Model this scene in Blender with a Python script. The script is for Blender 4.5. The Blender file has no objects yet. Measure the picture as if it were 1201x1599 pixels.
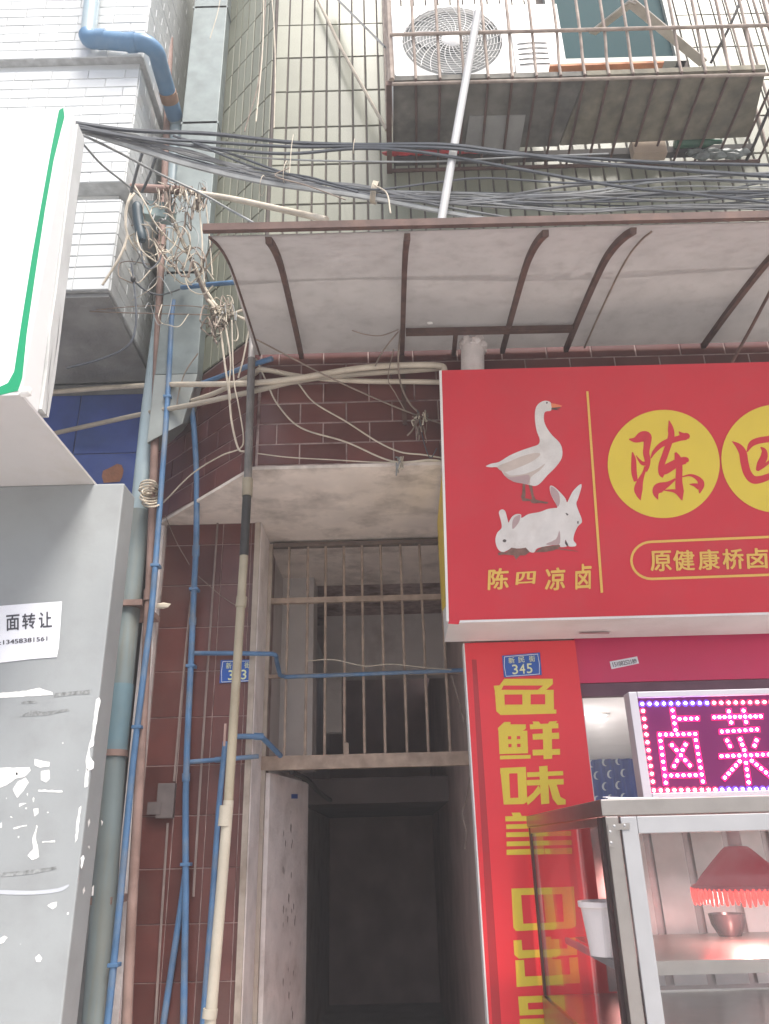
import bpy, bmesh, math, random
from mathutils import Vector, Matrix
random.seed(7)
scene = bpy.context.scene
COL = scene.collection

# ------------------------------------------------------------------ camera
FPX = 1231.0
PITCH = math.atan(FPX / 2880.0)
ROLL = math.atan(75.0 / 2880.0)
CAM = Vector((0, 0, 1.55))
_r0 = Vector((1, 0, 0)); _u0 = Vector((0, -math.sin(PITCH), math.cos(PITCH)))
FWD = Vector((0, math.cos(PITCH), math.sin(PITCH)))
RGT = _r0 * math.cos(ROLL) - _u0 * math.sin(ROLL)
UPV = _r0 * math.sin(ROLL) + _u0 * math.cos(ROLL)
cd = bpy.data.cameras.new('camera'); cam = bpy.data.objects.new('camera', cd); COL.objects.link(cam)
cd.sensor_fit = 'VERTICAL'; cd.sensor_height = 36.0; cd.lens = 36.0 * FPX / 1599.0
cd.clip_start = 0.05; cd.clip_end = 500
cam.matrix_world = Matrix(((RGT.x, UPV.x, -FWD.x, CAM.x), (RGT.y, UPV.y, -FWD.y, CAM.y),
                           (RGT.z, UPV.z, -FWD.z, CAM.z), (0, 0, 0, 1)))
scene.camera = cam

# ------------------------------------------------------------------ light
world = bpy.data.worlds.new('World'); scene.world = world; world.use_nodes = True
wn = world.node_tree; bg = wn.nodes['Background']
sky = wn.nodes.new('ShaderNodeTexSky'); sky.sky_type = 'NISHITA'; sky.sun_disc = False
SUN_EL, SUN_AZ = math.radians(60), math.radians(25)      # azimuth: to the right of straight behind the viewer
sky.sun_elevation = SUN_EL
sky.sun_rotation = math.pi - SUN_AZ
sky.dust_density = 4.0; sky.ozone_density = 1.0; sky.air_density = 1.0
wn.links.new(sky.outputs[0], bg.inputs[0]); bg.inputs[1].default_value = 0.10
sd = bpy.data.lights.new('sun', 'SUN'); sd.energy = 2.8; sd.angle = math.radians(28); sd.color = (1.0, 0.96, 0.9)
sun = bpy.data.objects.new('sun', sd); COL.objects.link(sun)
sdir = Vector((math.sin(SUN_AZ) * math.cos(SUN_EL), -math.cos(SUN_AZ) * math.cos(SUN_EL), math.sin(SUN_EL)))
sun.rotation_euler = sdir.to_track_quat('Z', 'Y').to_euler(); sun.location = (3, -6, 9)
scene.view_settings.view_transform = 'Standard'
scene.view_settings.look = 'None'
scene.view_settings.gamma = 1.0
scene.view_settings.use_curve_mapping = False
scene.view_settings.exposure = 1.25

VEIL_DENSITY = 0.012
# ------------------------------------------------------------------ measuring helpers
def ray(x, y):
    return RGT * ((x - 600.5) / FPX) - UPV * ((y - 799.5) / FPX) + FWD
def at(x, y, Y=None, X=None, Z=None):
    d = ray(x, y)
    if Y is not None: t = (Y - CAM.y) / d.y
    elif X is not None: t = (X - CAM.x) / d.x
    else: t = (Z - CAM.z) / d.z
    return CAM + d * t
class Plane:
    def __init__(s, p, n):
        s.p = Vector(p); s.n = Vector(n).normalized()
        if s.n.dot(CAM - s.p) < 0: s.n = -s.n
    def on(s, x, y, off=0.0):
        d = ray(x, y); p = s.p + s.n * off
        return CAM + d * ((p - CAM).dot(s.n) / d.dot(s.n))
def px(q):
    q = Vector(q) - CAM; z = q.dot(FWD)
    if z < .1: return (-9999, -9999)
    return (600.5 + FPX * q.dot(RGT) / z, 799.5 - FPX * q.dot(UPV) / z)

# ------------------------------------------------------------------ materials
MATS = {}
def mat(name, col, rough=0.6, var=0.12, scale=6.0, metal=0.0, dirt=None, dirt_amt=0.35, dirt_scale=2.2,
        bump=0.0, bump_scale=60.0, rnd=0.0, streak=False, spec=0.4, emit=None, emit_s=0.0):
    if name in MATS: return MATS[name]
    m = bpy.data.materials.new(name); m.use_nodes = True
    nt = m.node_tree; N = nt.nodes; L = nt.links
    b = N['Principled BSDF']
    b.inputs['Roughness'].default_value = rough; b.inputs['Metallic'].default_value = metal
    b.inputs['Specular IOR Level'].default_value = spec
    geo = N.new('ShaderNodeNewGeometry')
    nz = N.new('ShaderNodeTexNoise'); nz.inputs['Scale'].default_value = scale; nz.inputs['Detail'].default_value = 6
    L.new(geo.outputs['Position'], nz.inputs['Vector'])
    mr = N.new('ShaderNodeMapRange'); mr.inputs[1].default_value = .3; mr.inputs[2].default_value = .7
    mr.inputs[3].default_value = 1 - var; mr.inputs[4].default_value = 1 + var
    L.new(nz.outputs[0], mr.inputs[0])
    mul = N.new('ShaderNodeVectorMath'); mul.operation = 'SCALE'; mul.inputs[0].default_value = col
    fac = mr.outputs[0]
    if rnd:
        oi = N.new('ShaderNodeObjectInfo')
        r2 = N.new('ShaderNodeMapRange'); r2.inputs[3].default_value = 1 - rnd; r2.inputs[4].default_value = 1 + rnd
        L.new(oi.outputs['Random'], r2.inputs[0])
        mm = N.new('ShaderNodeMath'); mm.operation = 'MULTIPLY'
        L.new(fac, mm.inputs[0]); L.new(r2.outputs[0], mm.inputs[1]); fac = mm.outputs[0]
    L.new(fac, mul.inputs['Scale'])
    out = mul.outputs[0]
    if dirt:
        mp = N.new('ShaderNodeMapping')
        L.new(geo.outputs['Position'], mp.inputs[0])
        if streak: mp.inputs['Scale'].default_value = (6, 6, .5)
        n2 = N.new('ShaderNodeTexNoise'); n2.inputs['Scale'].default_value = dirt_scale
        n2.inputs['Detail'].default_value = 8; n2.inputs['Roughness'].default_value = .65
        L.new(mp.outputs[0], n2.inputs['Vector'])
        cr = N.new('ShaderNodeMapRange'); cr.inputs[1].default_value = .48; cr.inputs[2].default_value = .72
        cr.inputs[3].default_value = 0; cr.inputs[4].default_value = dirt_amt
        L.new(n2.outputs[0], cr.inputs[0])
        mx = N.new('ShaderNodeMix'); mx.data_type = 'RGBA'
        L.new(cr.outputs[0], mx.inputs['Factor']); L.new(out, mx.inputs['A'])
        mx.inputs['B'].default_value = (*dirt, 1)
        out = mx.outputs['Result']
    L.new(out, b.inputs['Base Color'])
    if bump:
        n3 = N.new('ShaderNodeTexNoise'); n3.inputs['Scale'].default_value = bump_scale; n3.inputs['Detail'].default_value = 5
        L.new(geo.outputs['Position'], n3.inputs['Vector'])
        bp = N.new('ShaderNodeBump'); bp.inputs['Strength'].default_value = bump; bp.inputs['Distance'].default_value = .01
        L.new(n3.outputs[0], bp.inputs['Height']); L.new(bp.outputs[0], b.inputs['Normal'])
    if emit:
        b.inputs['Emission Color'].default_value = (*emit, 1); b.inputs['Emission Strength'].default_value = emit_s
    MATS[name] = m
    return m
def glass_mat(name, tint=(1, 1, 1), dust=0.05):
    m = bpy.data.materials.new(name); m.use_nodes = True
    nt = m.node_tree; N = nt.nodes; L = nt.links; N.remove(N['Principled BSDF'])
    o = N['Material Output']
    tr = N.new('ShaderNodeBsdfTransparent'); tr.inputs[0].default_value = (*tint, 1)
    gl = N.new('ShaderNodeBsdfGlossy'); gl.inputs['Roughness'].default_value = .02
    df = N.new('ShaderNodeBsdfDiffuse'); df.inputs[0].default_value = (.75, .75, .75, 1)
    fr = N.new('ShaderNodeFresnel'); geo = N.new('ShaderNodeNewGeometry')
    ior = N.new('ShaderNodeMapRange'); ior.inputs[3].default_value = 1.5; ior.inputs[4].default_value = 1 / 1.5
    L.new(geo.outputs['Backfacing'], ior.inputs[0]); L.new(ior.outputs[0], fr.inputs[0])
    nz = N.new('ShaderNodeTexNoise'); nz.inputs['Scale'].default_value = 5; nz.inputs['Detail'].default_value = 7
    L.new(geo.outputs['Position'], nz.inputs['Vector'])
    mr = N.new('ShaderNodeMapRange'); mr.inputs[1].default_value = .35; mr.inputs[2].default_value = .75; mr.inputs[3].default_value = dust * .3; mr.inputs[4].default_value = dust * 2
    L.new(nz.outputs[0], mr.inputs[0])
    m1 = N.new('ShaderNodeMixShader'); L.new(fr.outputs[0], m1.inputs[0]); L.new(tr.outputs[0], m1.inputs[1]); L.new(gl.outputs[0], m1.inputs[2])
    m2 = N.new('ShaderNodeMixShader'); L.new(mr.outputs[0], m2.inputs[0]); L.new(m1.outputs[0], m2.inputs[1]); L.new(df.outputs[0], m2.inputs[2])
    L.new(m2.outputs[0], o.inputs[0])
    MATS[name] = m
    return m

M_GREEN = mat('green_tile', (.236, .242, .187), .3, .09, 3, rnd=.10, dirt=(.165, .165, .13), dirt_amt=.5, dirt_scale=1.9, streak=True)
M_GROUT = mat('brown_grout', (.10, .084, .075), .9, .2, 20)
M_MAROON = mat('maroon_tile', (.125, .043, .037), .3, .12, 8, rnd=.2, dirt=(.20, .15, .13), dirt_amt=.35, dirt_scale=1.5)
M_PGROUT = mat('pale_grout', (.36, .27, .25), .9, .3, 18, dirt=(.10, .05, .045), dirt_amt=.95, dirt_scale=5)
M_SOFFIT = mat('stained_plaster', (.78, .69, .62), .9, .12, 5, dirt=(.22, .18, .15), dirt_amt=.7, dirt_scale=3.2, bump=.25, bump_scale=40)
M_CONC = mat('grey_concrete', (.30, .30, .29), .9, .18, 5, dirt=(.12, .12, .12), dirt_amt=.6, bump=.3)
M_DCONC = mat('dark_platform_board', (.155, .148, .13), .85, .35, 9, dirt=(.06, .06, .058), dirt_amt=.85, dirt_scale=4, bump=.3, bump_scale=30)
M_WTILE = mat('white_tile', (.60, .62, .62), .18, .04, 3, rnd=.06, dirt=(.38, .39, .38), dirt_amt=.3, dirt_scale=1.5)
M_WGROUT = mat('grey_grout', (.46, .47, .47), .9, .2, 20)
M_BLUET = mat('blue_tile', (.075, .125, .40), .25, .15, 4, dirt=(.05, .10, .20), dirt_amt=.6)
M_COLUMN = mat('grey_column_paint', (.30, .317, .322), .55, .05, 2.5, dirt=(.225, .23, .23), dirt_amt=.45, dirt_scale=4.5, bump=.08, bump_scale=25)
M_PEEL = mat('peeled_white', (.82, .82, .80), .9, .08, 30, bump=.2)
M_WHITE = mat('white_paint', (.80, .79, .77), .5, .05, 4, dirt=(.5, .46, .40), dirt_amt=.35)
M_PEELPL = mat('peeling_plaster', (.80, .73, .70), .9, .12, 10, dirt=(.25, .19, .16), dirt_amt=.6, dirt_scale=5, streak=False, bump=.4)
M_CREAM = mat('cream_jamb', (.46, .39, .33), .85, .15, 9, dirt=(.2, .15, .11), dirt_amt=.6, dirt_scale=5)
M_AWN = mat('awning_sheet', (.405, .385, .375), .75, .05, 6, dirt=(.22, .20, .19), dirt_amt=.30, dirt_scale=14, bump=.06, bump_scale=14)
M_RUSTRIB = mat('rusted_brown_steel', (.095, .056, .047), .75, .25, 14, dirt=(.20, .11, .08), dirt_amt=.5, dirt_scale=9)
M_RUSTBAR = mat('rusted_bar', (.33, .27, .23), .75, .25, 20, dirt=(.15, .10, .08), dirt_amt=.6, dirt_scale=6)
M_GATE = mat('dull_gate_paint', (.36, .27, .21), .7, .25, 15, dirt=(.16, .11, .085), dirt_amt=.6, dirt_scale=6)
M_RED = mat('sign_red', (.61, .030, .050), .42, .06, 1.6, spec=.3, dirt=(.55, .065, .08), dirt_amt=.5, dirt_scale=3, bump=.12, bump_scale=4)
M_REDB = mat('banner_red', (.80, .050, .065), .45, .02, 4, spec=.25)
M_YEL = mat('print_yellow', (.74, .56, .055), .45, .03, 8)
M_GOLD = mat('print_gold', (.76, .48, .10), .45, .03, 8)
M_SIDEYEL = mat('yellow_side', (.72, .52, .06), .5, .08, 6, dirt=(.35, .25, .08), dirt_amt=.4)
M_FASCIA = mat('fascia_crimson', (.58, .018, .10), .35, .04, 4)
M_PRINTW = mat('print_white', (.70, .665, .64), .5, .08, 14, dirt=(.52, .46, .43), dirt_amt=.6, dirt_scale=9)
M_PRINTB = mat('print_beige', (.56, .47, .42), .5, .08, 14)
M_PRINTP = mat('print_pinkgrey', (.46, .33, .33), .5, .06, 14)
M_PRINTK = mat('print_dark', (.09, .07, .07), .5, .05, 14)
M_PRINTO = mat('print_orange', (.75, .22, .10), .5, .05, 14)
M_PRINTBR = mat('print_brown', (.20, .10, .08), .5, .3, 40)
M_PLATE = mat('plate_blue', (.02, .10, .42), .35, .05, 6)
M_PLATEW = mat('plate_white', (.8, .82, .78), .4, .02, 6)
M_PLATEY = mat('plate_letter', (.72, .76, .45), .4, .02, 6)
M_PAPER = mat('paper', (.78, .79, .84), .8, .03, 5, bump=.1, bump_scale=12)
M_INK = mat('ink', (.06, .06, .075), .7, .02, 5)
M_BLUEP = mat('blue_pvc', (.085, .18, .33), .45, .2, 9, dirt=(.24, .25, .25), dirt_amt=.7, dirt_scale=5)
M_BLUEBIG = mat('blue_drain_pvc', (.11, .22, .36), .4, .08, 5, dirt=(.35, .42, .48), dirt_amt=.4, dirt_scale=3)
M_DRAIN = mat('grey_green_drain', (.205, .25, .255), .5, .15, 3, dirt=(.25, .20, .13), dirt_amt=.6, dirt_scale=2, streak=True)
M_PALEBLUE = mat('pale_blue_drain', (.33, .42, .46), .4, .08, 5, dirt=(.34, .34, .31), dirt_amt=.4)
M_RUSTP = mat('rust_pipe', (.27, .18, .155), .75, .22, 9, dirt=(.15, .08, .06), dirt_amt=.6, dirt_scale=5)
M_POLE = mat('aged_cream_pvc', (.33, .285, .205), .5, .15, 6, dirt=(.20, .155, .10), dirt_amt=.65, dirt_scale=5)
M_CREAMP = mat('cream_conduit', (.60, .53, .43), .5, .12, 8, dirt=(.30, .23, .16), dirt_amt=.55, dirt_scale=5)
M_BLACK = mat('black_wrap', (.035, .032, .03), .6, .2, 20)
M_GALV = mat('galvanised_steel', (.205, .24, .24), .6, .2, 9, metal=.1, dirt=(.19, .22, .215), dirt_amt=.6, dirt_scale=5)
M_CABLE = mat('black_cable', (.07, .078, .09), .45, .2, 15)
M_CABLEM = mat('faded_cable', (.14, .145, .15), .5, .2, 15)
M_CABLEG = mat('grey_cable', (.26, .27, .27), .55, .2, 15)
M_WIREC = mat('cream_wire', (.52, .46, .37), .6, .2, 15)
M_WIREB = mat('brown_wire', (.24, .19, .155), .7, .25, 15)
M_ACW = mat('ac_white', (.80, .80, .79), .4, .03, 5, dirt=(.6, .58, .54), dirt_amt=.3)
M_ACD = mat('ac_dark', (.22, .23, .23), .6, .1, 8)
M_PANE = mat('dark_window_glass', (.022, .062, .07), .6, .1, 2, spec=.03)
M_WFRAME = mat('window_frame', (.42, .44, .40), .5, .1, 5)
M_PVCW = mat('white_pole', (.46, .46, .455), .45, .08, 6)
M_STEEL = mat('stainless', (.40, .37, .35), .28, .06, 12, metal=.9, dirt=(.25, .23, .21), dirt_amt=.4, dirt_scale=5)
M_ALU = mat('aluminium', (.36, .36, .37), .45, .05, 10, metal=.3)
M_DARKTR = mat('dark_rubber', (.06, .04, .04), .5, .1, 10)
M_LEDP = mat('led_panel', (.035, .008, .03), .3, .05, 5, emit=(.34, .008, .17), emit_s=.18, spec=.2)
M_LEDSTROKE = mat('led_stroke', (.12, .01, .04), .5, .02, 5, emit=(1, .006, .12), emit_s=1.3, spec=.1)
M_LEDR = mat('led_red', (1, .7, .75), .4, .0, 5, emit=(1, .34, .48), emit_s=22)
M_LEDB = mat('led_blue', (.8, .8, 1), .4, .0, 5, emit=(.40, .30, 1), emit_s=20)
M_SHADE = mat('lamp_red', (.22, .006, .02), .6, .05, 10, emit=(.5, .01, .04), emit_s=.14, spec=.08)
M_FRINGE = mat('lamp_fringe', (.45, .03, .025), .5, .15, 30, emit=(1, .06, .05), emit_s=.75, spec=.1)
M_BULB = mat('bulb', (1, .6, .5), .4, 0, 5, emit=(1, .55, .42), emit_s=26)
M_DOWNL = mat('downlight', (1, 1, 1), .4, 0, 5, emit=(1, .97, .92), emit_s=30)
M_SHOPW = mat('shop_wall', (.74, .72, .72), .8, .04, 4)
M_CURT = mat('blue_curtain', (.05, .10, .40), .8, .1, 6)
M_MOON = mat('curtain_print', (.55, .62, .72), .8, .05, 6)
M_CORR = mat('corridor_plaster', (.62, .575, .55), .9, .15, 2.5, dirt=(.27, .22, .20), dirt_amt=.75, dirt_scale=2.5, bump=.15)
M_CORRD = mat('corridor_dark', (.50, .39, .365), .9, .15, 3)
M_LIGHTBOX = mat('lightbox_face', (.88, .89, .88), .35, .02, 3)
M_LBGREEN = mat('lightbox_green', (.008, .27, .12), .35, .03, 3)
M_LBUNDER = mat('lightbox_under', (.60, .58, .57), .5, .05, 3, dirt=(.40, .35, .28), dirt_amt=.4, dirt_scale=3)
M_BOARD = mat('dusty_board', (.60, .61, .60), .85, .08, 4, dirt=(.35, .35, .33), dirt_amt=.5, dirt_scale=3)
M_BRICK = mat('orange_brick', (.42, .19, .11), .9, .15, 20, bump=.4)
M_SPLICE = mat('splice_black', (.035, .06, .075), .5, .15, 9)
M_TEALBOX = mat('teal_grey_box', (.26, .34, .33), .55, .08, 7)
M_REDBAG = mat('red_bag', (.50, .03, .035), .45, .3, 12)
M_CARD = mat('cardboard', (.38, .30, .23), .85, .12, 8)
M_BOTTLE = mat('green_bottle', (.02, .09, .05), .2, .1, 8)
M_PLASTIC = mat('cloudy_plastic', (.50, .53, .50), .4, .3, 14)
M_BUCKET = mat('white_bucket', (.72, .66, .65), .4, .03, 6)
M_BOWL = mat('dark_bowl', (.022, .016, .018), .25, .1, 8)
M_FOOD = mat('orange_food', (.62, .22, .07), .4, .2, 20)
M_ASPH = mat('concrete_road', (.36, .35, .34), .9, .15, 5, bump=.3)
M_PAVE = mat('paving', (.50, .47, .45), .85, .12, 4, bump=.2)
M_GLASS = glass_mat('cabinet_glass', (.96, .965, .965), .022)

# ------------------------------------------------------------------ objects
WORLD_OF = {}
def thing(name, label, cat, loc, group=None):
    o = bpy.data.objects.new(name, None); COL.objects.link(o)
    o.empty_display_size = .1; o.location = loc
    WORLD_OF[o] = Vector(loc)
    o['label'] = label; o['category'] = cat
    if group: o['group'] = group
    return o
def tag(o, label, cat, group=None):
    o['label'] = label; o['category'] = cat
    if group: o['group'] = group
    return o
def link(name, me, m, parent, centre):
    o = bpy.data.objects.new(name, me); COL.objects.link(o)
    if m is not None and not me.materials: me.materials.append(m)
    o.location = centre; WORLD_OF[o] = Vector(centre)
    if parent is not None:
        o.parent = parent; o.matrix_parent_inverse = Matrix.Translation(-WORLD_OF[parent])
    return o
class G:
    """a mesh being collected in world coordinates"""
    def __init__(s): s.bm = bmesh.new()
    def hexa(s, c):
        v = [s.bm.verts.new(p) for p in c]
        for f in ((0, 3, 2, 1), (4, 5, 6, 7), (0, 1, 5, 4), (1, 2, 6, 5), (2, 3, 7, 6), (3, 0, 4, 7)):
            s.bm.faces.new([v[i] for i in f])
        return s
    def box(s, a, b):
        x0, x1 = sorted((a[0], b[0])); y0, y1 = sorted((a[1], b[1])); z0, z1 = sorted((a[2], b[2]))
        return s.hexa([Vector(p) for p in ((x0, y0, z0), (x1, y0, z0), (x1, y1, z0), (x0, y1, z0),
                                           (x0, y0, z1), (x1, y0, z1), (x1, y1, z1), (x0, y1, z1))])
    def bar(s, a, b, w, h, up=(0, 0, 1)):
        a = Vector(a); b = Vector(b); d = (b - a).normalized(); up = Vector(up)
        if abs(d.dot(up)) > .95: up = Vector((0, 1, 0))
        u = d.cross(up).normalized() * (w / 2); v = u.cross(d).normalized() * (h / 2)
        return s.hexa([a - u - v, a + u - v, a + u + v, a - u + v, b - u - v, b + u - v, b + u + v, b - u + v])
    def tube(s, pts, r, n=8, caps=True):
        pts = [Vector(p) for p in pts]; k = len(pts)
        rr = r if isinstance(r, (list, tuple)) else [r] * k
        t0 = (pts[1] - pts[0]).normalized()
        u = t0.orthogonal().normalized(); rings = []
        for i, p in enumerate(pts):
            t = (pts[min(i + 1, k - 1)] - pts[max(i - 1, 0)]).normalized()
            u = (u - t * u.dot(t))
            u = u.normalized() if u.length > 1e-6 else t.orthogonal().normalized()
            v = t.cross(u)
            rings.append([s.bm.verts.new(p + (u * math.cos(2 * math.pi * j / n) + v * math.sin(2 * math.pi * j / n)) * rr[i]) for j in range(n)])
        for a, b in zip(rings, rings[1:]):
            for j in range(n): s.bm.faces.new((a[j], a[(j + 1) % n], b[(j + 1) % n], b[j]))
        if caps:
            s.bm.faces.new(rings[0][::-1]); s.bm.faces.new(rings[-1])
        return s
    def lathe(s, c, prof, n=24, axis=(0, 0, 1), wob=0):
        c = Vector(c); ax = Vector(axis).normalized(); u = ax.orthogonal().normalized(); v = ax.cross(u); rings = []
        for r, h in prof:
            rings.append([s.bm.verts.new(c + ax * h + (u * math.cos(2 * math.pi * j / n) + v * math.sin(2 * math.pi * j / n)) * (r * (1 + (wob if j % 2 else -wob)))) for j in range(n)])
        for a, b in zip(rings, rings[1:]):
            for j in range(n): s.bm.faces.new((a[j], a[(j + 1) % n], b[(j + 1) % n], b[j]))
        return s
    def prism(s, pts, vec):
        """a closed outline pushed along vec"""
        vec = Vector(vec); a = [s.bm.verts.new(p) for p in pts]; b = [s.bm.verts.new(Vector(p) + vec) for p in pts]
        k = len(a)
        s.bm.faces.new(a); s.bm.faces.new(b[::-1])
        for i in range(k): s.bm.faces.new((a[i], b[i], b[(i + 1) % k], a[(i + 1) % k]))
        return s
    def face(s, pts):
        s.bm.faces.new([s.bm.verts.new(p) for p in pts]); return s
    def ball(s, c, r, sub=2, sc=(1, 1, 1), jit=0):
        res = bmesh.ops.create_icosphere(s.bm, subdivisions=sub, radius=1)
        for v in res['verts']:
            k = 1 + random.uniform(-jit, jit)
            v.co = Vector(c) + Vector((v.co.x * sc[0], v.co.y * sc[1], v.co.z * sc[2])) * r * k
        return s
    def build(s, name, m, parent=None, smooth=False, bevel=0.0, kind=None, recalc=True):
        bm = s.bm
        if bevel:
            bmesh.ops.bevel(bm, geom=[e for e in bm.edges], offset=bevel, segments=2, affect='EDGES', profile=.6)
        if recalc: bmesh.ops.recalc_face_normals(bm, faces=bm.faces)
        xs = [v.co for v in bm.verts]
        lo = Vector([min(c[i] for c in xs) for i in range(3)]); hi = Vector([max(c[i] for c in xs) for i in range(3)])
        c = (lo + hi) / 2
        if parent is None: c.z = lo.z
        for v in bm.verts: v.co -= c
        me = bpy.data.meshes.new(name); bm.to_mesh(me); bm.free()
        if smooth:
            for p in me.polygons: p.use_smooth = True
            try: me.set_sharp_from_angle(angle=math.radians(40))
            except Exception: pass
        o = link(name, me, m, parent, c)
        if kind: o['kind'] = kind
        return o
def spline(pts, k=6):
    pts = [Vector(p) for p in pts]
    if len(pts) < 3: return pts
    out = []
    P = [pts[0] * 2 - pts[1]] + pts + [pts[-1] * 2 - pts[-2]]
    for i in range(1, len(P) - 2):
        a, b, c, d = P[i - 1:i + 3]
        for j in range(k):
            t = j / k
            out.append(.5 * ((2 * b) + (c - a) * t + (2 * a - 5 * b + 4 * c - d) * t * t + (3 * b - a - 3 * c + d) * t ** 3))
    out.append(pts[-1]); return out
def trace(l, k=6):
    """pixel x, y and distance Y -> a smooth world polyline"""
    return spline([at(x, y, Y=Y) for x, y, Y in l], k)
def structure(o): o['kind'] = 'structure'; return o

# flat print on a plane: polygons, strokes, glyphs
class Print:
    def __init__(s, plane, base=0.002): s.p = plane; s.k = base; s.bm = bmesh.new()
    def poly(s, pts, step=.00012):
        vs = [s.bm.verts.new(s.p.on(x, y, s.k)) for x, y in pts]
        s.bm.faces.new(vs); s.k += step; return s
    def smoothpoly(s, pts, k=4):
        q = [Vector((x, y, 0)) for x, y in pts]; n = len(q); out = []
        for i in range(n):
            a, b, c, d = q[i - 1], q[i], q[(i + 1) % n], q[(i + 2) % n]
            for j in range(k):
                t = j / k
                v = .5 * ((2 * b) + (c - a) * t + (2 * a - 5 * b + 4 * c - d) * t * t + (3 * b - a - 3 * c + d) * t ** 3)
                out.append((v.x, v.y))
        return s.poly(out)
    def rect(s, x0, y0, x1, y1): return s.poly([(x0, y0), (x1, y0), (x1, y1), (x0, y1)])
    def stroke(s, pts, k=5):
        q = spline([Vector((x, y, w)) for x, y, w in pts], k)
        L, R = [], []
        for i, p in enumerate(q):
            d = q[min(i + 1, len(q) - 1)] - q[max(i - 1, 0)]; d.z = 0; d.normalize()
            n = Vector((-d.y, d.x, 0)) * max(p.z, .3) / 2
            L.append(s.bm.verts.new(s.p.on(p.x + n.x, p.y + n.y, s.k))); R.append(s.bm.verts.new(s.p.on(p.x - n.x, p.y - n.y, s.k)))
        for i in range(len(q) - 1): s.bm.faces.new((L[i], L[i + 1], R[i + 1], R[i]))
        s.k += .00012; return s
    def disc(s, cx, cy, rx, ry=None, n=40, tilt=0):
        ry = ry or rx; c, t = math.cos(tilt), math.sin(tilt)
        return s.poly([(cx + rx * math.cos(a) * c - ry * math.sin(a) * t, cy + rx * math.cos(a) * t + ry * math.sin(a) * c) for a in [2 * math.pi * i / n for i in range(n)]])
    def glyph(s, ch, quad, bold=0.0, shear=0.0):
        """a character fitted in the four corners tl, tr, br, bl; bold widens the strokes by doubled print"""
        vs, fs = glyph_mesh(ch)
        x0 = min(v[0] for v in vs); x1 = max(v[0] for v in vs); y0 = min(v[1] for v in vs); y1 = max(v[1] for v in vs)
        tl, tr, br, bl = quad
        sh = [(0, 0)] + ([(bold, 0), (-bold, 0), (0, bold * .7), (0, -bold * .7), (bold * .7, bold * .5), (-bold * .7, -bold * .5)] if bold else [])
        for ox, oy in sh:
            nv = []
            for a, b in vs:
                u = (a - x0) / (x1 - x0) + ox; w = (y1 - b) / (y1 - y0) + oy; u2 = u + shear * (.5 - w)
                X = (tl[0] * (1 - u2) + tr[0] * u2) * (1 - w) + (bl[0] * (1 - u2) + br[0] * u2) * w
                Yp = (tl[1] * (1 - u2) + tr[1] * u2) * (1 - w) + (bl[1] * (1 - u2) + br[1] * u2) * w
                nv.append(s.bm.verts.new(s.p.on(X, Yp, s.k)))
            for f in fs:
                try: s.bm.faces.new([nv[i] for i in f])
                except ValueError: pass
            s.k += .00012
        return s
    def text(s, ch, x0, y0, x1, y1, slope=0.0, lean=0.0, bold=0.0, shear=0.0):
        return s.glyph(ch, ((x0, y0), (x1, y0 + slope * (x1 - x0)), (x1 + lean * (y1 - y0), y1 + slope * (x1 - x0)), (x0 + lean * (y1 - y0), y1)), bold, shear)
    def build(s, name, m, parent):
        g = G(); g.bm.free(); g.bm = s.bm
        g.bm.normal_update()
        bmesh.ops.triangulate(g.bm, faces=[f for f in g.bm.faces if len(f.verts) > 4])
        for f in g.bm.faces:
            f.normal_update()
            if f.normal.dot(s.p.n) < 0: f.normal_flip()
        return g.build(name, m, parent, recalc=False)
GLY = {}
def glyph_mesh(ch):
    key = ch
    if key in GLY: return GLY[key]
    c = bpy.data.curves.new('glyph', 'FONT'); c.body = ch; c.resolution_u = 3
    o = bpy.data.objects.new('glyph', c); COL.objects.link(o)
    ev = o.evaluated_get(bpy.context.evaluated_depsgraph_get()); me = ev.to_mesh()
    GLY[key] = ([(v.co.x, v.co.y) for v in me.vertices], [list(p.vertices) for p in me.polygons])
    ev.to_mesh_clear(); bpy.data.objects.remove(o); bpy.data.curves.remove(c)
    return GLY[key]

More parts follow.
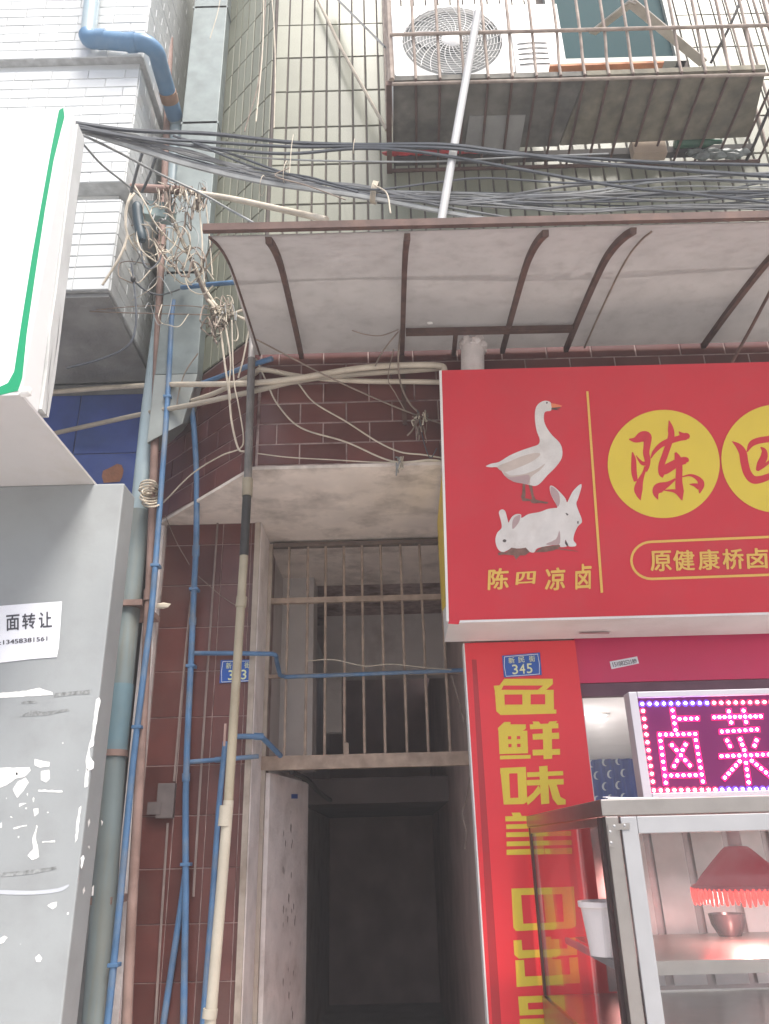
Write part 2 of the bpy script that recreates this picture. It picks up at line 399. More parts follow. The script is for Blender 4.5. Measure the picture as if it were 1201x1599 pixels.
# tiles
TILE_MESH = {}
def tile_mesh(name, w, h, t, bev, m):
    key = (name, round(w, 4), round(h, 4), m.name)
    if key in TILE_MESH: return TILE_MESH[key]
    v = []
    for (dx, n) in ((0, 0), (0, t - bev), (bev, t)):
        v += [(-w / 2 + dx, -h / 2 + dx, n), (w / 2 - dx, -h / 2 + dx, n), (w / 2 - dx, h / 2 - dx, n), (-w / 2 + dx, h / 2 - dx, n)]
    f = [(8, 9, 10, 11)]
    for k in (0, 4):
        for i in range(4): f.append((k + i, k + (i + 1) % 4, k + 4 + (i + 1) % 4, k + 4 + i))
    me = bpy.data.meshes.new(name); me.from_pydata(v, [], f); me.materials.append(m)
    TILE_MESH[key] = me
    return me
def tile_field(name, parent, org, u, n, W, H, tw, th, gap, t, m, bond=False, keep=None, cap=300, start=0.0, vstart=0.0, jit=.0012, seed=1):
    """tiles on the rectangle org + u*[0,W] + z*[0,H]; those the view shows largest as objects, the rest one part"""
    rnd = random.Random(seed)
    org = Vector(org); u = Vector(u).normalized(); v = Vector((0, 0, 1)); n = Vector(n).normalized()
    cells = []
    r = 0; y = -vstart
    while y < H - .004:
        y0, y1 = max(0, y + gap / 2), min(H, y + th - gap / 2)
        x = -start - (tw / 2 if bond and r % 2 else 0)
        while x < W - .004:
            x0, x1 = max(0, x + gap / 2), min(W, x + tw - gap / 2)
            if x1 - x0 > .008 and y1 - y0 > .008:
                c = org + u * ((x0 + x1) / 2) + v * ((y0 + y1) / 2)
                if keep is None or keep(c): cells.append((c, x1 - x0, y1 - y0))
            x += tw
        y += th; r += 1
    def score(cell):
        a, b = px(cell[0]); inside = -20 < a < 1221 and -20 < b < 1619
        d = (cell[0] - CAM).length
        return (0 if inside else 100) + d
    cells.sort(key=score)
    rest = G()
    for i, (c, w, h) in enumerate(cells):
        a, b, q = rnd.uniform(-jit, jit), rnd.uniform(-1, 1) * .004, rnd.uniform(-1, 1) * .004
        if i < cap:
            me = tile_mesh(name, w, h, t, min(.003, w / 6), m)
            rot = Matrix(((u.x, v.x, n.x), (u.y, v.y, n.y), (u.z, v.z, n.z))) @ Matrix.Rotation(b, 3, 'X') @ Matrix.Rotation(q, 3, 'Y')
            o = bpy.data.objects.new(name, me); COL.objects.link(o)
            o.parent = parent; o.matrix_parent_inverse = Matrix.Translation(-WORLD_OF[parent])
            o.matrix_basis = Matrix.Translation(c + n * a) @ rot.to_4x4()
        else:
            p = c + n * (t / 2 + a)
            rest.hexa([p - u * w / 2 - v * h / 2 - n * t / 2, p + u * w / 2 - v * h / 2 - n * t / 2, p + u * w / 2 - v * h / 2 + n * t / 2, p - u * w / 2 - v * h / 2 + n * t / 2,
                       p - u * w / 2 + v * h / 2 - n * t / 2, p + u * w / 2 + v * h / 2 - n * t / 2, p + u * w / 2 + v * h / 2 + n * t / 2, p - u * w / 2 + v * h / 2 + n * t / 2])
    if len(cells) > cap: rest.build(name + '_field', m, parent, kind='stuff')
    else: rest.bm.free()

# ================================================================== GROUND
structure(G().box((-40, -40, -.3), (40, 2.2, -.12)).build('street', M_ASPH))
structure(G().box((-40, 2.203, -.3), (40, 40, 0)).build('pavement', M_PAVE))

HZ = bpy.data.materials.new('lens_veil_air'); HZ.use_nodes = True
_n = HZ.node_tree.nodes; _n.remove(_n['Principled BSDF'])
_v = _n.new('ShaderNodeVolumePrincipled'); _v.inputs['Density'].default_value = VEIL_DENSITY; _v.inputs['Color'].default_value = (.95, .95, .96, 1)
_v.inputs['Anisotropy'].default_value = .2
HZ.node_tree.links.new(_v.outputs[0], _n['Material Output'].inputs['Volume'])
_h = G().box((-46, -46, -1.3), (46, 46, 9.4)).build('veil_haze', HZ); _h['kind'] = 'stuff'  # even air volume added to lift the blacks like lens veil
HZ.cycles.homogeneous_volume = True if hasattr(HZ, 'cycles') else None

# ================================================================== APARTMENT BUILDING (right)
FY, DY, PY = 3.65, 4.70, 4.35        # overhang face, door plane, pier face
SZ, TZ = 3.36, 4.24                   # soffit height, top of the maroon band
CX = -.66                             # overhang corner
A = thing('apartment_building', 'apartment building with green tiled upper floors over a maroon tiled ground floor and dark doorway', 'building', (.6, DY, 0))
K = .7071
top = 8.6
# upper overhanging mass with its 45 degree side
ch_end = (-1.62, FY + (CX + 1.62))
outline = [(CX, FY), (4.2, FY), (4.2, 6.8), (-1.62, 6.8), ch_end]
upper = G().prism([Vector((x, y, TZ)) for x, y in outline], (0, 0, top - TZ)).build('upper_wall', M_GROUT, A)
band = G().prism([Vector((x + (.002 if i == 0 else 0), y + .004, SZ + .02)) for i, (x, y) in enumerate(outline)], (0, 0, TZ - SZ - .024)).build('brick_band', M_PGROUT, A)
G().prism([Vector((x, y - .012 if i < 2 else y, SZ)) for i, (x, y) in enumerate([(CX - .02, FY), (4.2, FY), (4.2, 5.6), (-1.35, 5.6), (-1.35, FY + .69)])], (0, 0, .018)).build('soffit', M_SOFFIT, A)
# window opening in the upper wall is built proud: frame, recess pane
def wall_keep(c):
    if 1.17 < c.x < 2.06 and c.z > 6.24: return False
    return True
tile_field('wall_tile', upper, (CX + .012, FY, TZ), (1, 0, 0), (0, -1, 0), 3.9, top - TZ, .0853, .32, .011, .008, M_GREEN, keep=wall_keep, cap=225, vstart=.06, seed=3)
tile_field('side_tile', upper, (CX - .012 * K - .96 * K * 1.40, FY + .012 * K + .96 * K * 1.40, TZ), (K, -K, 0), (-K, -K, 0), .96 * 1.40, top - TZ, .0853, .32, .011, .008, M_GREEN, cap=140, vstart=.06, seed=4)
tile_field('brick', band, (CX + .01, FY + .004, SZ + .03), (1, 0, 0), (0, -1, 0), 3.0, TZ - SZ - .05, .245, .122, .007, .0045, M_MAROON, bond=True, cap=300, start=.03, seed=5)
tile_field('side_brick', band, (CX - .01 * K - .95, FY + .01 * K + .954, SZ + .03), (K, -K, 0), (-K, -K, 0), .95 / K, TZ - SZ - .05, .245, .122, .007, .0045, M_MAROON, bond=True, cap=300, seed=6)
# window
wf = G()
for a, b in (((1.19, FY - .05, 6.24), (1.24, FY + .02, 7.5)), ((1.99, FY - .05, 6.24), (2.05, FY + .02, 7.5)), ((1.19, FY - .052, 6.24), (2.05, FY + .018, 6.285))): wf.box(a, b)
wfo = wf.build('window_frame', M_WFRAME, A)
G().box((1.24, FY - .02, 6.285), (1.99, FY - .01, 7.5)).build('pane', M_PANE, wfo)
# ground floor pier
pier = G().box((-1.30, PY, 0), (-.743, DY + .3, SZ)).build('pier', M_PGROUT, A)
tile_field('pier_tile', pier, (-1.297, PY, 0), (1, 0, 0), (0, -1, 0), .525, SZ - .002, .168, .249, .004, .004, M_MAROON, cap=300, vstart=.01, seed=7)
G().box((-.771, PY - .014, 0), (-.740, PY - .001, SZ - .003)).build('cream_edge', M_CREAM, pier)
G().box((-.742, PY + .004, 0), (-.735, DY - .003, SZ - .003)).build('reveal_plaster', M_PEELPL, pier)
G().box((-.734, DY - .04, 0), (-.712, DY - .002, 3.34)).build('door_jamb', M_CREAM, A)
G().box((-.734, DY, 3.345), (.55, DY + .18, SZ - .002)).build('lintel', M_SOFFIT, A)
# corridor shell
G().box((-.90, DY + .003, 0), (-.745, 13.5, 3.6)).build('corridor_left_wall', M_CORR, A)
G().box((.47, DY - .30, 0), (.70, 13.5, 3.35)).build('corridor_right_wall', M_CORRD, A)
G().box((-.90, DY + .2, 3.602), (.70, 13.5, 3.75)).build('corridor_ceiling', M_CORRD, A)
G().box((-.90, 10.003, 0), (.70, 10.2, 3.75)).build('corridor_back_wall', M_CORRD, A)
G().box((-.52, 6.5, 2.87), (.468, 6.7, 3.40)).build('landing_beam', M_CORR, A)
G().box((-.743, 6.9, 1.90), (.468, 9.9, 2.10)).build('stair_landing', mat('landing_dark', (.16, .125, .12), .9, .15, 3), A)
G().box((-.743, 5.4, 2.05), (-.52, 5.7, 3.6)).build('corridor_post', M_CORR, A)
G().box((-.515, 6.35, 2.40), (-.38, 6.45, 2.84)).build('meter_box', M_CORR, A)
# masonry behind the shop front
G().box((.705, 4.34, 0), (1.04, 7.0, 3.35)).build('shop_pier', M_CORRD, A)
# shop interior
CEIL = 2.33
G().box((1.043, 8.45, 0), (4.4, 8.55, 3.0)).build('shop_back_wall', M_SHOPW, A)
G().box((1.043, 4.36, CEIL), (4.4, 8.448, CEIL + .1)).build('shop_ceiling', M_SHOPW, A)
G().box((4.3, 4.30, 0), (4.4, 8.447, CEIL - .002)).build('shop_right_wall', M_SHOPW, A)
G().box((1.0435, 4.35, 0), (1.05, 8.447, CEIL - .002)).build('shop_left_wall', M_SHOPW, A)
fa0 = at(905, 1085, Y=4.29)
fas = G().box((1.023, 4.27, 2.345), (4.2, 4.335, 2.60)).build('fascia', M_FASCIA, A)
G().box((1.023, 4.278, 2.275), (4.2, 4.334, 2.343)).build('fascia_trim', mat('fascia_trim', (.13, .06, .09), .6, .15, 8), A)
# stains and a knocked hole in the soffit plaster
hb = thing('ceiling_downlight', 'round glowing white downlight in the shop ceiling', 'light', (0, 0, 0))
dl = at(933, 1115, Z=CEIL)
hb.location = dl; WORLD_OF[hb] = dl.copy()
G().lathe(dl - Vector((0, 0, .012)), [(.055, 0), (.075, 0), (.078, .012)], 28).build('trim_ring', M_WHITE, hb)
G().lathe(dl - Vector((0, 0, .006)), [(.0005, 0), (.055, 0)], 28).build('diffuser', M_DOWNL, hb)
ld = bpy.data.lights.new('downlight_lamp', 'AREA'); ld.shape = 'DISK'; ld.size = .11; ld.energy = 16; ld.color = (1, .96, .92)
lo_ = bpy.data.objects.new('downlight_lamp', ld); COL.objects.link(lo_); lo_.location = dl - Vector((0, 0, .03))

# curtain with crescents
cu = thing('door_curtain', 'blue cloth curtain printed with pale crescent moons at the back of the shop', 'curtain', at(952, 1260, Y=8.3))
CP = Plane((0, 8.27, 0), (0, -1, 0))
g = G(); x0 = at(912, 1200, Y=8.3).x; x1 = at(1000, 1200, Y=8.3).x; zt = at(950, 1180, Y=8.3).z
N_ = 60; prev = None
for i in range(N_ + 1):
    x = x0 + (x1 - x0) * i / N_; yy = 8.31 + .03 * math.sin(i * .62)
    a = g.bm.verts.new((x, yy, zt + .02 * math.sin(i * .4))); b = g.bm.verts.new((x, yy, 1.72 + .01 * math.sin(i)))
    if prev: g.bm.faces.new((prev[0], a, b, prev[1]))
    prev = (a, b)
g.build('cloth', M_CURT, cu, smooth=True)
for j, yy in enumerate((1192, 1211, 1230, 1249, 1268)):
    for i, xx in enumerate((928, 949, 970)):
        pr = Print(CP, .0); c0 = (xx + (j % 2) * 8 - 4, yy - i * 2)
        arc = [(c0[0] + 5 * math.cos(t), c0[1] + 6.5 * math.sin(t)) for t in [math.pi * (.35 + 1.3 * q / 10) for q in range(11)]]
        arc2 = [(c0[0] + 2.2 + 4 * math.cos(t), c0[1] + 5.6 * math.sin(t)) for t in [math.pi * (.35 + 1.3 * q / 10) for q in range(11)]][::-1]
        pr.poly(arc + arc2).build('moon_print', M_MOON, cu)

# ================================================================== NEIGHBOURING BUILDING (left)
BX, BY = -1.53, 3.60
B = thing('neighbouring_building', 'white tiled neighbouring building with boxed out upper floor and blue tiled shop wall', 'building', (-2.6, 4.5, 0))
bay_lo = G().box((-4.2, BY, 4.5), (BX, 5.8, 5.17)).build('bay_lower', M_WGROUT, B)
bay_mid = G().box((-4.2, BY, 5.31), (BX, 5.8, 6.29)).build('bay_middle', M_WGROUT, B)
bay_up = G().box((-4.2, BY - .03, 6.37), (BX + .015, 5.8, 8.6)).build('bay_upper', M_WGROUT, B)
G().box((-4.2, BY + .10, 5.172), (BX - .06, 5.8, 5.308)).build('bay_recess', M_BOARD, B)
G().box((-4.2, BY + .018, 6.292), (BX - .012, 5.8, 6.368)).build('bay_recess', M_WTILE, B)
G().box((-4.2, BY + .02, 4.47), (BX - .005, 4.498, 4.497)).build('bay_soffit', M_CONC, B)
for nm, par, z0, z1, yy, xr, cp in (('lower', bay_lo, 4.5, 5.17, BY, BX, 70), ('middle', bay_mid, 5.31, 6.29, BY, BX, 90), ('upper', bay_up, 6.37, 8.2, BY - .03, BX + .015, 90)):
    tile_field('white_tile', par, (-2.7, yy, z0 + .002), (1, 0, 0), (0, -1, 0), xr + 2.7 - .001, z1 - z0, .24, .0815, .004, .007, M_WTILE, bond=(nm != 'lower'), cap=cp, seed=11)
    tile_field('white_tile', par, (xr, yy + .004, z0 + .002), (0, 1, 0), (1, 0, 0), 1.2, z1 - z0, .24, .0815, .004, .007, M_WTILE, bond=True, cap=cp - 40, seed=12)
# set-back wall below
low = G().box((-4.2, 4.52, 0), (-1.52, 5.8, 4.47)).build('lower_wall', M_CONC, B)
tile_field('blue_tile', low, (-2.60, 4.52, 3.02), (1, 0, 0), (0, -1, 0), 1.06, 1.36, .42, .46, .006, .012, M_BLUET, start=.24, cap=60, seed=13)
G().box((-1.535, 4.50, 0), (-1.50, 4.519, 4.4)).build('corner_trim', M_WHITE, low)
bp = Plane((0, 4.507, 0), (0, -1, 0))
pr = Print(bp, .004); pr.poly([(161, 735), (170, 731), (176, 728), (183, 724), (190, 726), (193, 734), (191, 745), (187, 752), (162, 754), (159, 744)])
pr.build('exposed_brick', M_BRICK, low)
# plaster strip between the two buildings
strip = G().box((-1.375, 4.30, 0), (-1.302, 4.8, 3.34)).build('corner_strip', M_PEELPL, B)
G().box((-2.2, 4.82, 0), (-1.30, 4.9, 8.6)).build('gap_wall', M_CONC, B)

# ================================================================== GREY COLUMN
cx1 = -1.222
col = thing('grey_column', 'grey painted square column with peeling white patches under the white lightbox', 'column', (-2.0, 3.42, 0))
g = G().box((-2.62, 3.35, 0), (cx1, 3.52, 3.165))
g.build('shaft', M_COLUMN, col, bevel=.008)
GP = Plane((0, 3.35, 0), (0, -1, 0))
patches = [
 [(0, 1082), (30, 1080), (52, 1076), (62, 1074), (82, 1081), (83, 1085), (50, 1087), (0, 1090)],
 [(150, 1092), (155, 1089), (157, 1093), (152, 1125), (147, 1150), (146, 1165), (140, 1168), (141, 1182), (147, 1190), (146, 1200), (136, 1204), (134, 1190), (138, 1170), (143, 1150), (147, 1120)],
 [(134, 1200), (139, 1200), (137, 1228), (132, 1230)],
 [(0, 1199), (46, 1198), (48, 1203), (40, 1212), (24, 1216), (10, 1226), (0, 1230)],
 [(20, 1233), (28, 1220), (40, 1214), (45, 1222), (36, 1236), (27, 1246)],
 [(64, 1204), (77, 1202), (78, 1216), (72, 1222), (64, 1218)],
 [(52, 1263), (60, 1262), (60, 1270), (54, 1275)], [(57, 1288), (59, 1290), (56, 1308), (60, 1327), (61, 1338), (50, 1343), (43, 1336), (52, 1326), (51, 1308), (54, 1300)],
 [(60, 1233), (97, 1234), (98, 1237), (60, 1236)], [(20, 1293), (42, 1288), (42, 1290), (22, 1295)], [(66, 1314), (86, 1312), (86, 1315), (66, 1316)],
 [(74, 1414), (80, 1410), (89, 1408), (88, 1416), (82, 1420)], [(0, 1465), (7, 1461), (12, 1464), (6, 1472), (0, 1474)],
 [(55, 1495), (61, 1490), (66, 1496), (63, 1502), (57, 1502)], [(126, 1340), (130, 1335), (132, 1340), (127, 1357)], [(54, 1185), (78, 1190), (77, 1197), (63, 1199), (54, 1195)],
 [(30, 1255), (42, 1254), (34, 1258), (30, 1260)], [(0, 1286), (3, 1284), (3, 1292), (0, 1293)], [(123, 1262), (127, 1258), (121, 1310), (117, 1316), (119, 1290)],
]
for p in patches:
    q = []
    for (xa, ya), (xb_, yb_) in zip(p, p[1:] + p[:1]):
        k_ = max(1, int(math.hypot(xb_ - xa, yb_ - ya) / 5))
        q += [(xa + (xb_ - xa) * i / k_ + random.uniform(-.7, .7) * (0 < i), ya + (yb_ - ya) * i / k_ + random.uniform(-.7, .7) * (0 < i)) for i in range(k_)]
    pr = Print(GP, .0012); pr.poly(q); pr.build('peeled_patch', M_PEEL, col)
for i in range(18):
    x_, y_ = random.choice(((30, 1240), (60, 1300), (140, 1150), (20, 1480), (100, 1330), (60, 1190))); x_ += random.gauss(0, 16); y_ += random.gauss(0, 45)
    if x_ > 122 or x_ < 0: continue
    s_ = random.uniform(.6, 2.2); el = random.uniform(.6, 2.4)
    q = [(x_ + s_ * math.cos(t) * random.uniform(.4, 1.2), y_ + s_ * el * math.sin(t) * random.uniform(.4, 1.2)) for t in [2 * math.pi * j / 9 for j in range(9)]]
    pr = Print(GP, .0012); pr.poly(q); pr.build('peeled_patch', M_PEEL, col)
SMR = mat('column_smear', (.235, .245, .245), .7, .45, 60)
for p in ([(30, 1118), (50, 1110), (70, 1112), (107, 1106), (108, 1111), (70, 1117), (55, 1119), (32, 1120)], [(85, 1083), (120, 1078), (143, 1076), (140, 1084), (115, 1086), (85, 1089)],
          [(32, 1096), (45, 1094), (58, 1095), (57, 1098), (34, 1098)], [(0, 1363), (30, 1360), (60, 1357), (90, 1352), (88, 1357), (50, 1365), (20, 1368), (0, 1370)]):
    q = [(x + random.uniform(-1, 1), y + random.uniform(-1, 1)) for x, y in p]
    pr = Print(GP, .0012); pr.poly(q); pr.build('scuff_mark', SMR, col)
    continue
    pr = Print(GP, .0012); pr.smoothpoly(p, 3); pr.build('scuff_mark', SMR, col)
pr = Print(GP, .0012); pr.smoothpoly([(0, 1390), (50, 1391), (90, 1387), (107, 1381), (105, 1386), (90, 1393), (50, 1397), (0, 1396)], 3); pr.build('pale_streak', mat('pale_streak', (.46, .48, .52), .6, .05, 8), col)
# side chips
SP = Plane((cx1, 0, 0), (1, 0, 0))
for p in ([(137, 1283), (140, 1278), (141, 1284), (138, 1292)], [(129, 1390), (132, 1384), (133, 1391), (130, 1397)], [(137, 1322), (140, 1320), (140, 1326)], [(144, 1385), (147, 1382), (146, 1398), (143, 1399)], [(126, 1345), (131, 1337), (130, 1350), (128, 1357)], [(158, 1280), (161, 1283), (159, 1290)]):
    pr = Print(SP, .0012); pr.poly(p); pr.build('peeled_patch', M_PEEL, col)
# notice paper
NP = Plane((0, 3.35, 0), (0, -1, 0))
no = thing('paper_notice', 'white paper notice with black writing and a phone number pasted on the grey column', 'notice', NP.on(40, 985, .003))
pr = Print(NP, .003); pr.poly([(-70, 953), (0, 946), (50, 942), (97, 939), (95, 970), (92, 1010), (89, 1026), (50, 1029), (0, 1035), (-70, 1044)]); pr.build('sheet', M_PAPER, no)
for ch, xa in (('门', -22), ('面', 10), ('转', 35), ('让', 61)):
    pr = Print(NP, .0045); pr.text(ch, xa, 962 - xa * .09, xa + 20, 986 - xa * .09, slope=-.09, bold=.02); pr.build('letter', M_INK, no)
pr = Print(NP, .0045); pr.text('电话:13458381561', -26, 1001, 74, 1010, slope=-.09, bold=.0025); pr.build('phone_number', M_INK, no)

# ================================================================== LEFT LIGHTBOX SIGN
lbx = -1.37
lb = thing('lightbox_sign', 'white lightbox shop sign with green border hanging out above the grey column', 'sign', (-2.2, 2.95, 3.18))
zb, zt = 3.18, 4.68
yf, yb = 2.56, 3.34
def leanbox(ya0, ya1, yb0, yb1, z0, z1, xr):
    return G().hexa([Vector(p) for p in ((-3.6, ya0, z0), (xr, ya0, z0), (xr, yb0, z0), (-3.6, yb0, z0), (-3.6, ya1, z1), (xr, ya1, z1), (xr, yb1, z1), (-3.6, yb1, z1))])
leanbox(yf, yf, 2.735, 2.625, zb, zt, lbx - .004).build('box', M_LIGHTBOX, lb, bevel=.012)
bd = leanbox(2.737, 2.627, 2.81, 2.72, zb + .03, zt - .02, lbx + .003)
bmesh.ops.subdivide_edges(bd.bm, edges=bd.bm.edges[:], cuts=7, use_grid_fill=True)
for v in bd.bm.verts:
    if v.co.y > 2.70: v.co.y += random.uniform(-.012, .012)
bd.build('side_board', M_BOARD, lb)
g = G().prism([Vector((-3.6, yf - .001, zb - .003)), Vector((lbx + .004, yf - .001, zb - .003)), Vector((lbx + .008, yb + .14, zb - .003)), Vector((-3.6, yb + .14, zb - .003))], (0, 0, -.012))
g.build('underside', M_LBUNDER, lb)
LP = Plane((0, yf, 0), (0, -1, 0))
pr = Print(LP, .002)
pr.poly([(92, 172), (99, 168), (101, 182), (95, 205), (84, 250), (70, 330), (55, 430), (42, 520), (35, 590), (28, 610), (0, 617), (-60, 628), (-60, 612), (-5, 606), (12, 598), (22, 580), (34, 500), (50, 400), (66, 310), (80, 232)])
pr.build('green_border', M_LBGREEN, lb)
# wire flap and foam at the corner
g = G().ball(at(40, 612, Y=yf - .005), .022, 2, (1.1, .8, 1), .15); g.build('sealant_blob', M_WHITE, lb, smooth=True)

# ================================================================== AWNING
AX0, AX1 = -.655, 3.2
prof = spline([Vector((0, 3.635, 4.062)), Vector((0, 3.25, 4.030)), Vector((0, 2.88, 3.985)), Vector((0, 2.70, 3.935)), Vector((0, 2.55, 3.865)), Vector((0, 2.42, 3.785))], 5)
aw = thing('awning', 'curved pale sheet awning on brown steel ribs above the red shop sign', 'awning', (1.2, 3.635, 3.78))
g = G(); cols = 40; rows = []
for i in range(cols + 1):
    x = AX0 + (AX1 - AX0) * i / cols; rw = []
    for k, p in enumerate(prof):
        sag = .003 * math.sin(x * 3 + k * .25) * (0 < k < len(prof) - 1)
        rw.append(g.bm.verts.new((x + (-.03 * (1 - k / len(prof)) if i == 0 else 0), p.y, p.z + sag)))
    rows.append(rw)
for a, b in zip(rows, rows[1:]):
    for k in range(len(prof) - 1): g.bm.faces.new((a[k], b[k], b[k + 1], a[k + 1]))
r_ = bmesh.ops.solidify(g.bm, geom=g.bm.faces[:], thickness=.008)
g.build('sheet', M_AWN, aw, smooth=True)
def rib(x, y0=3.63, y1=2.43, w=.024):
    pts = [Vector((x, p.y, p.z - .022)) for p in prof if y1 <= p.y <= y0 + .01]
    gg = G()
    for a, b in zip(pts, pts[1:]): gg.bar(a, b + (b - a) * .03, w, .026, up=(0, 0, 1))
    return gg.build('rib', M_RUSTRIB, aw)
for x in (-.432, .119, .668, 1.016, 1.768, 2.4, 3.0): rib(x)
fl = at(330, 346, Y=2.42)
G().bar((AX0 - .03, 2.408, 3.812), (AX1, 2.408, 3.797), .020, .034).build('front_rail', M_RUSTRIB, aw)
za = 3.99
G().bar((.135, 3.40, za + .025), (1.0, 3.40, za + .020), .03, .03).build('cross_bar', M_RUSTRIB, aw)
G().bar((.395, 3.415, za + .02), (.40, 3.63, za + .035), .022, .022).build('strut', M_RUSTRIB, aw)
g = G().tube(spline([Vector((1.12, p.y, p.z - .006 - .004 * random.random())) for p in prof[:-2:3]], 4), .005, 6); g.build('seam_wire', M_WIREB, aw)
# left hem of the sheet
G().tube([Vector((AX0 - .006, p.y, p.z - .006)) for p in prof], .006, 6).build('hem', M_RUSTRIB, aw)
# down strap below the second rib
G().bar((.119, 3.632, 4.06), (.119, 3.632, 3.60), .022, .016).build('strap', M_RUSTRIB, aw)
hr = G().tube([at(1143, 566, Y=3.40), at(1175, 508, Y=3.2), at(1215, 432, Y=2.92)], .008, 8)
tag(hr.build('hanging_rod', M_RUSTRIB), 'thin rusty tie rod slanting from the awning to the top of the red sign', 'rod')
# little scraps on the awning underside
tag(G().ball(at(671, 504, Y=3.36), .018, 1, (1, .5, .5), .2).build('plaster_scrap', M_WHITE), 'small pale scrap resting on the awning cross bar', 'scrap')

# ================================================================== RED SHOP SIGN
SB, ST = Vector((0, 3.85, 2.592)), Vector((0, 3.40, 3.775))
sgx0, sgx1 = .305, 3.3
sg = thing('shop_sign', 'big red shop sign with goose, rabbits and yellow discs tilted out over the shop', 'sign', (1.7, 4.0, 2.58))
prof_s = [Vector((0, SB.y, SB.z)), Vector((0, ST.y, ST.z)), Vector((0, ST.y + .13, ST.z)), Vector((0, 3.628, 3.345)), Vector((0, 4.235, 3.30)), Vector((0, 4.235, SB.z - .012))]
G().prism([Vector((sgx0 + .004, p.y, p.z)) for p in prof_s], (sgx1 - sgx0 - .004, 0, 0)).build('box', M_WHITE, sg)
nrm = Vector((0, -(ST.z - SB.z), -(SB.y - ST.y))).normalized()
if nrm.y > 0: nrm = -nrm
SPL = Plane(SB, nrm)
o_ = nrm * .006
g = G().hexa([Vector((sgx0, SB.y, SB.z + .004)) + nrm * .001, Vector((sgx1, SB.y, SB.z + .004)) + nrm * .001, Vector((sgx1, ST.y, ST.z)) + nrm * .001, Vector((sgx0, ST.y, ST.z)) + nrm * .001,
              Vector((sgx0, SB.y, SB.z + .004)) + o_, Vector((sgx1, SB.y, SB.z + .004)) + o_, Vector((sgx1, ST.y, ST.z)) + o_, Vector((sgx0, ST.y, ST.z)) + o_])
g.build('front_panel', M_RED, sg)
# yellow side skin, white corner trim
sp = [Vector((0, SB.y + .035, SB.z + .10)), Vector((0, ST.y + .03, ST.z - .10)), Vector((0, 3.60, 3.35)), Vector((0, 4.22, 3.28)), Vector((0, 4.22, SB.z + .16))]
G().prism([Vector((sgx0 - .002, p.y, p.z)) for p in sp], (.004, 0, 0)).build('side_panel', M_SIDEYEL, sg)
G().bar(Vector((sgx0 - .003, SB.y, SB.z)), Vector((sgx0 - .003, ST.y, ST.z)), .012, .016, up=(0, 1, 0)).build('edge_trim', M_WHITE, sg)
G().bar((sgx0, SB.y + .004, SB.z - .004), (sgx1, SB.y + .004, SB.z - .004), .016, .012).build('edge_trim', M_WHITE, sg)
pr = Print(SPL, .0075); pr.poly([(702, 963), (718, 966), (718, 970), (716, 975), (700, 974)]); pr.build('torn_corner', M_RED, sg)
b0 = .0085
def Z5(l): return [(680 + x / 3.717, 570 + y / 3.717) for x, y in l]
def Z6(l): return [(940 + p[0] / 4.6015, 620 + p[1] / 4.6015) + ((p[2] / 4.6015,) if len(p) > 2 else ()) for p in l]
# goose
pr = Print(SPL, b0)
pr.smoothpoly(Z5([(590, 235), (607, 218), (630, 208), (655, 209), (672, 222), (676, 250), (668, 266), (640, 270), (630, 290), (632, 330), (650, 370), (680, 410), (720, 450), (736, 490), (733, 540), (700, 590), (650, 640), (610, 685), (580, 702), (550, 698), (520, 690), (470, 680), (430, 665), (400, 640), (380, 610), (355, 593), (325, 594), (292, 588), (325, 572), (370, 562), (430, 525), (500, 495), (560, 475), (598, 460), (605, 430), (590, 390), (580, 340), (577, 290), (581, 255)]), 3)
goose = pr.build('goose_picture', M_PRINTW, sg)
pr = Print(SPL, b0 + .0006); pr.smoothpoly(Z5([(392, 612), (430, 640), (480, 638), (530, 628), (590, 604), (637, 572), (605, 612), (555, 650), (548, 694), (520, 688), (470, 680), (425, 662), (402, 640)]), 3)
pr.smoothpoly(Z5([(360, 590), (430, 560), (500, 530), (580, 510), (610, 520), (560, 560), (470, 600), (400, 620)]), 3); pr.build('goose_shading', M_PRINTB, goose)
pr = Print(SPL, b0 + .0012); pr.smoothpoly(Z5([(408, 645), (440, 652), (500, 642), (545, 640), (540, 690), (505, 688), (450, 676)]), 3); pr.build('goose_shading', M_PRINTP, goose)
pr = Print(SPL, b0 + .0006); pr.poly(Z5([(671, 222), (690, 224), (735, 235), (731, 243), (690, 247), (674, 248)])); pr.build('goose_beak', M_PRINTO, goose)
pr = Print(SPL, b0 + .0007); pr.poly(Z5([(674, 249), (724, 244), (727, 250), (700, 254), (722, 262), (690, 260), (672, 258)])); pr.disc(680 + 647 / 3.717, 570 + 219 / 3.717, 1.5, n=10); pr.build('goose_eye', M_PRINTK, goose)
pr = Print(SPL, b0 + .0003)
pr.poly(Z5([(506, 690), (521, 692), (523, 755), (520, 772), (560, 782), (550, 790), (505, 790), (497, 765), (504, 745)]))
pr.poly(Z5([(540, 694), (562, 700), (570, 755), (582, 780), (620, 790), (656, 796), (648, 806), (610, 800), (570, 804), (552, 796), (560, 775), (553, 740)])); pr.build('goose_legs', M_PRINTBR, goose)
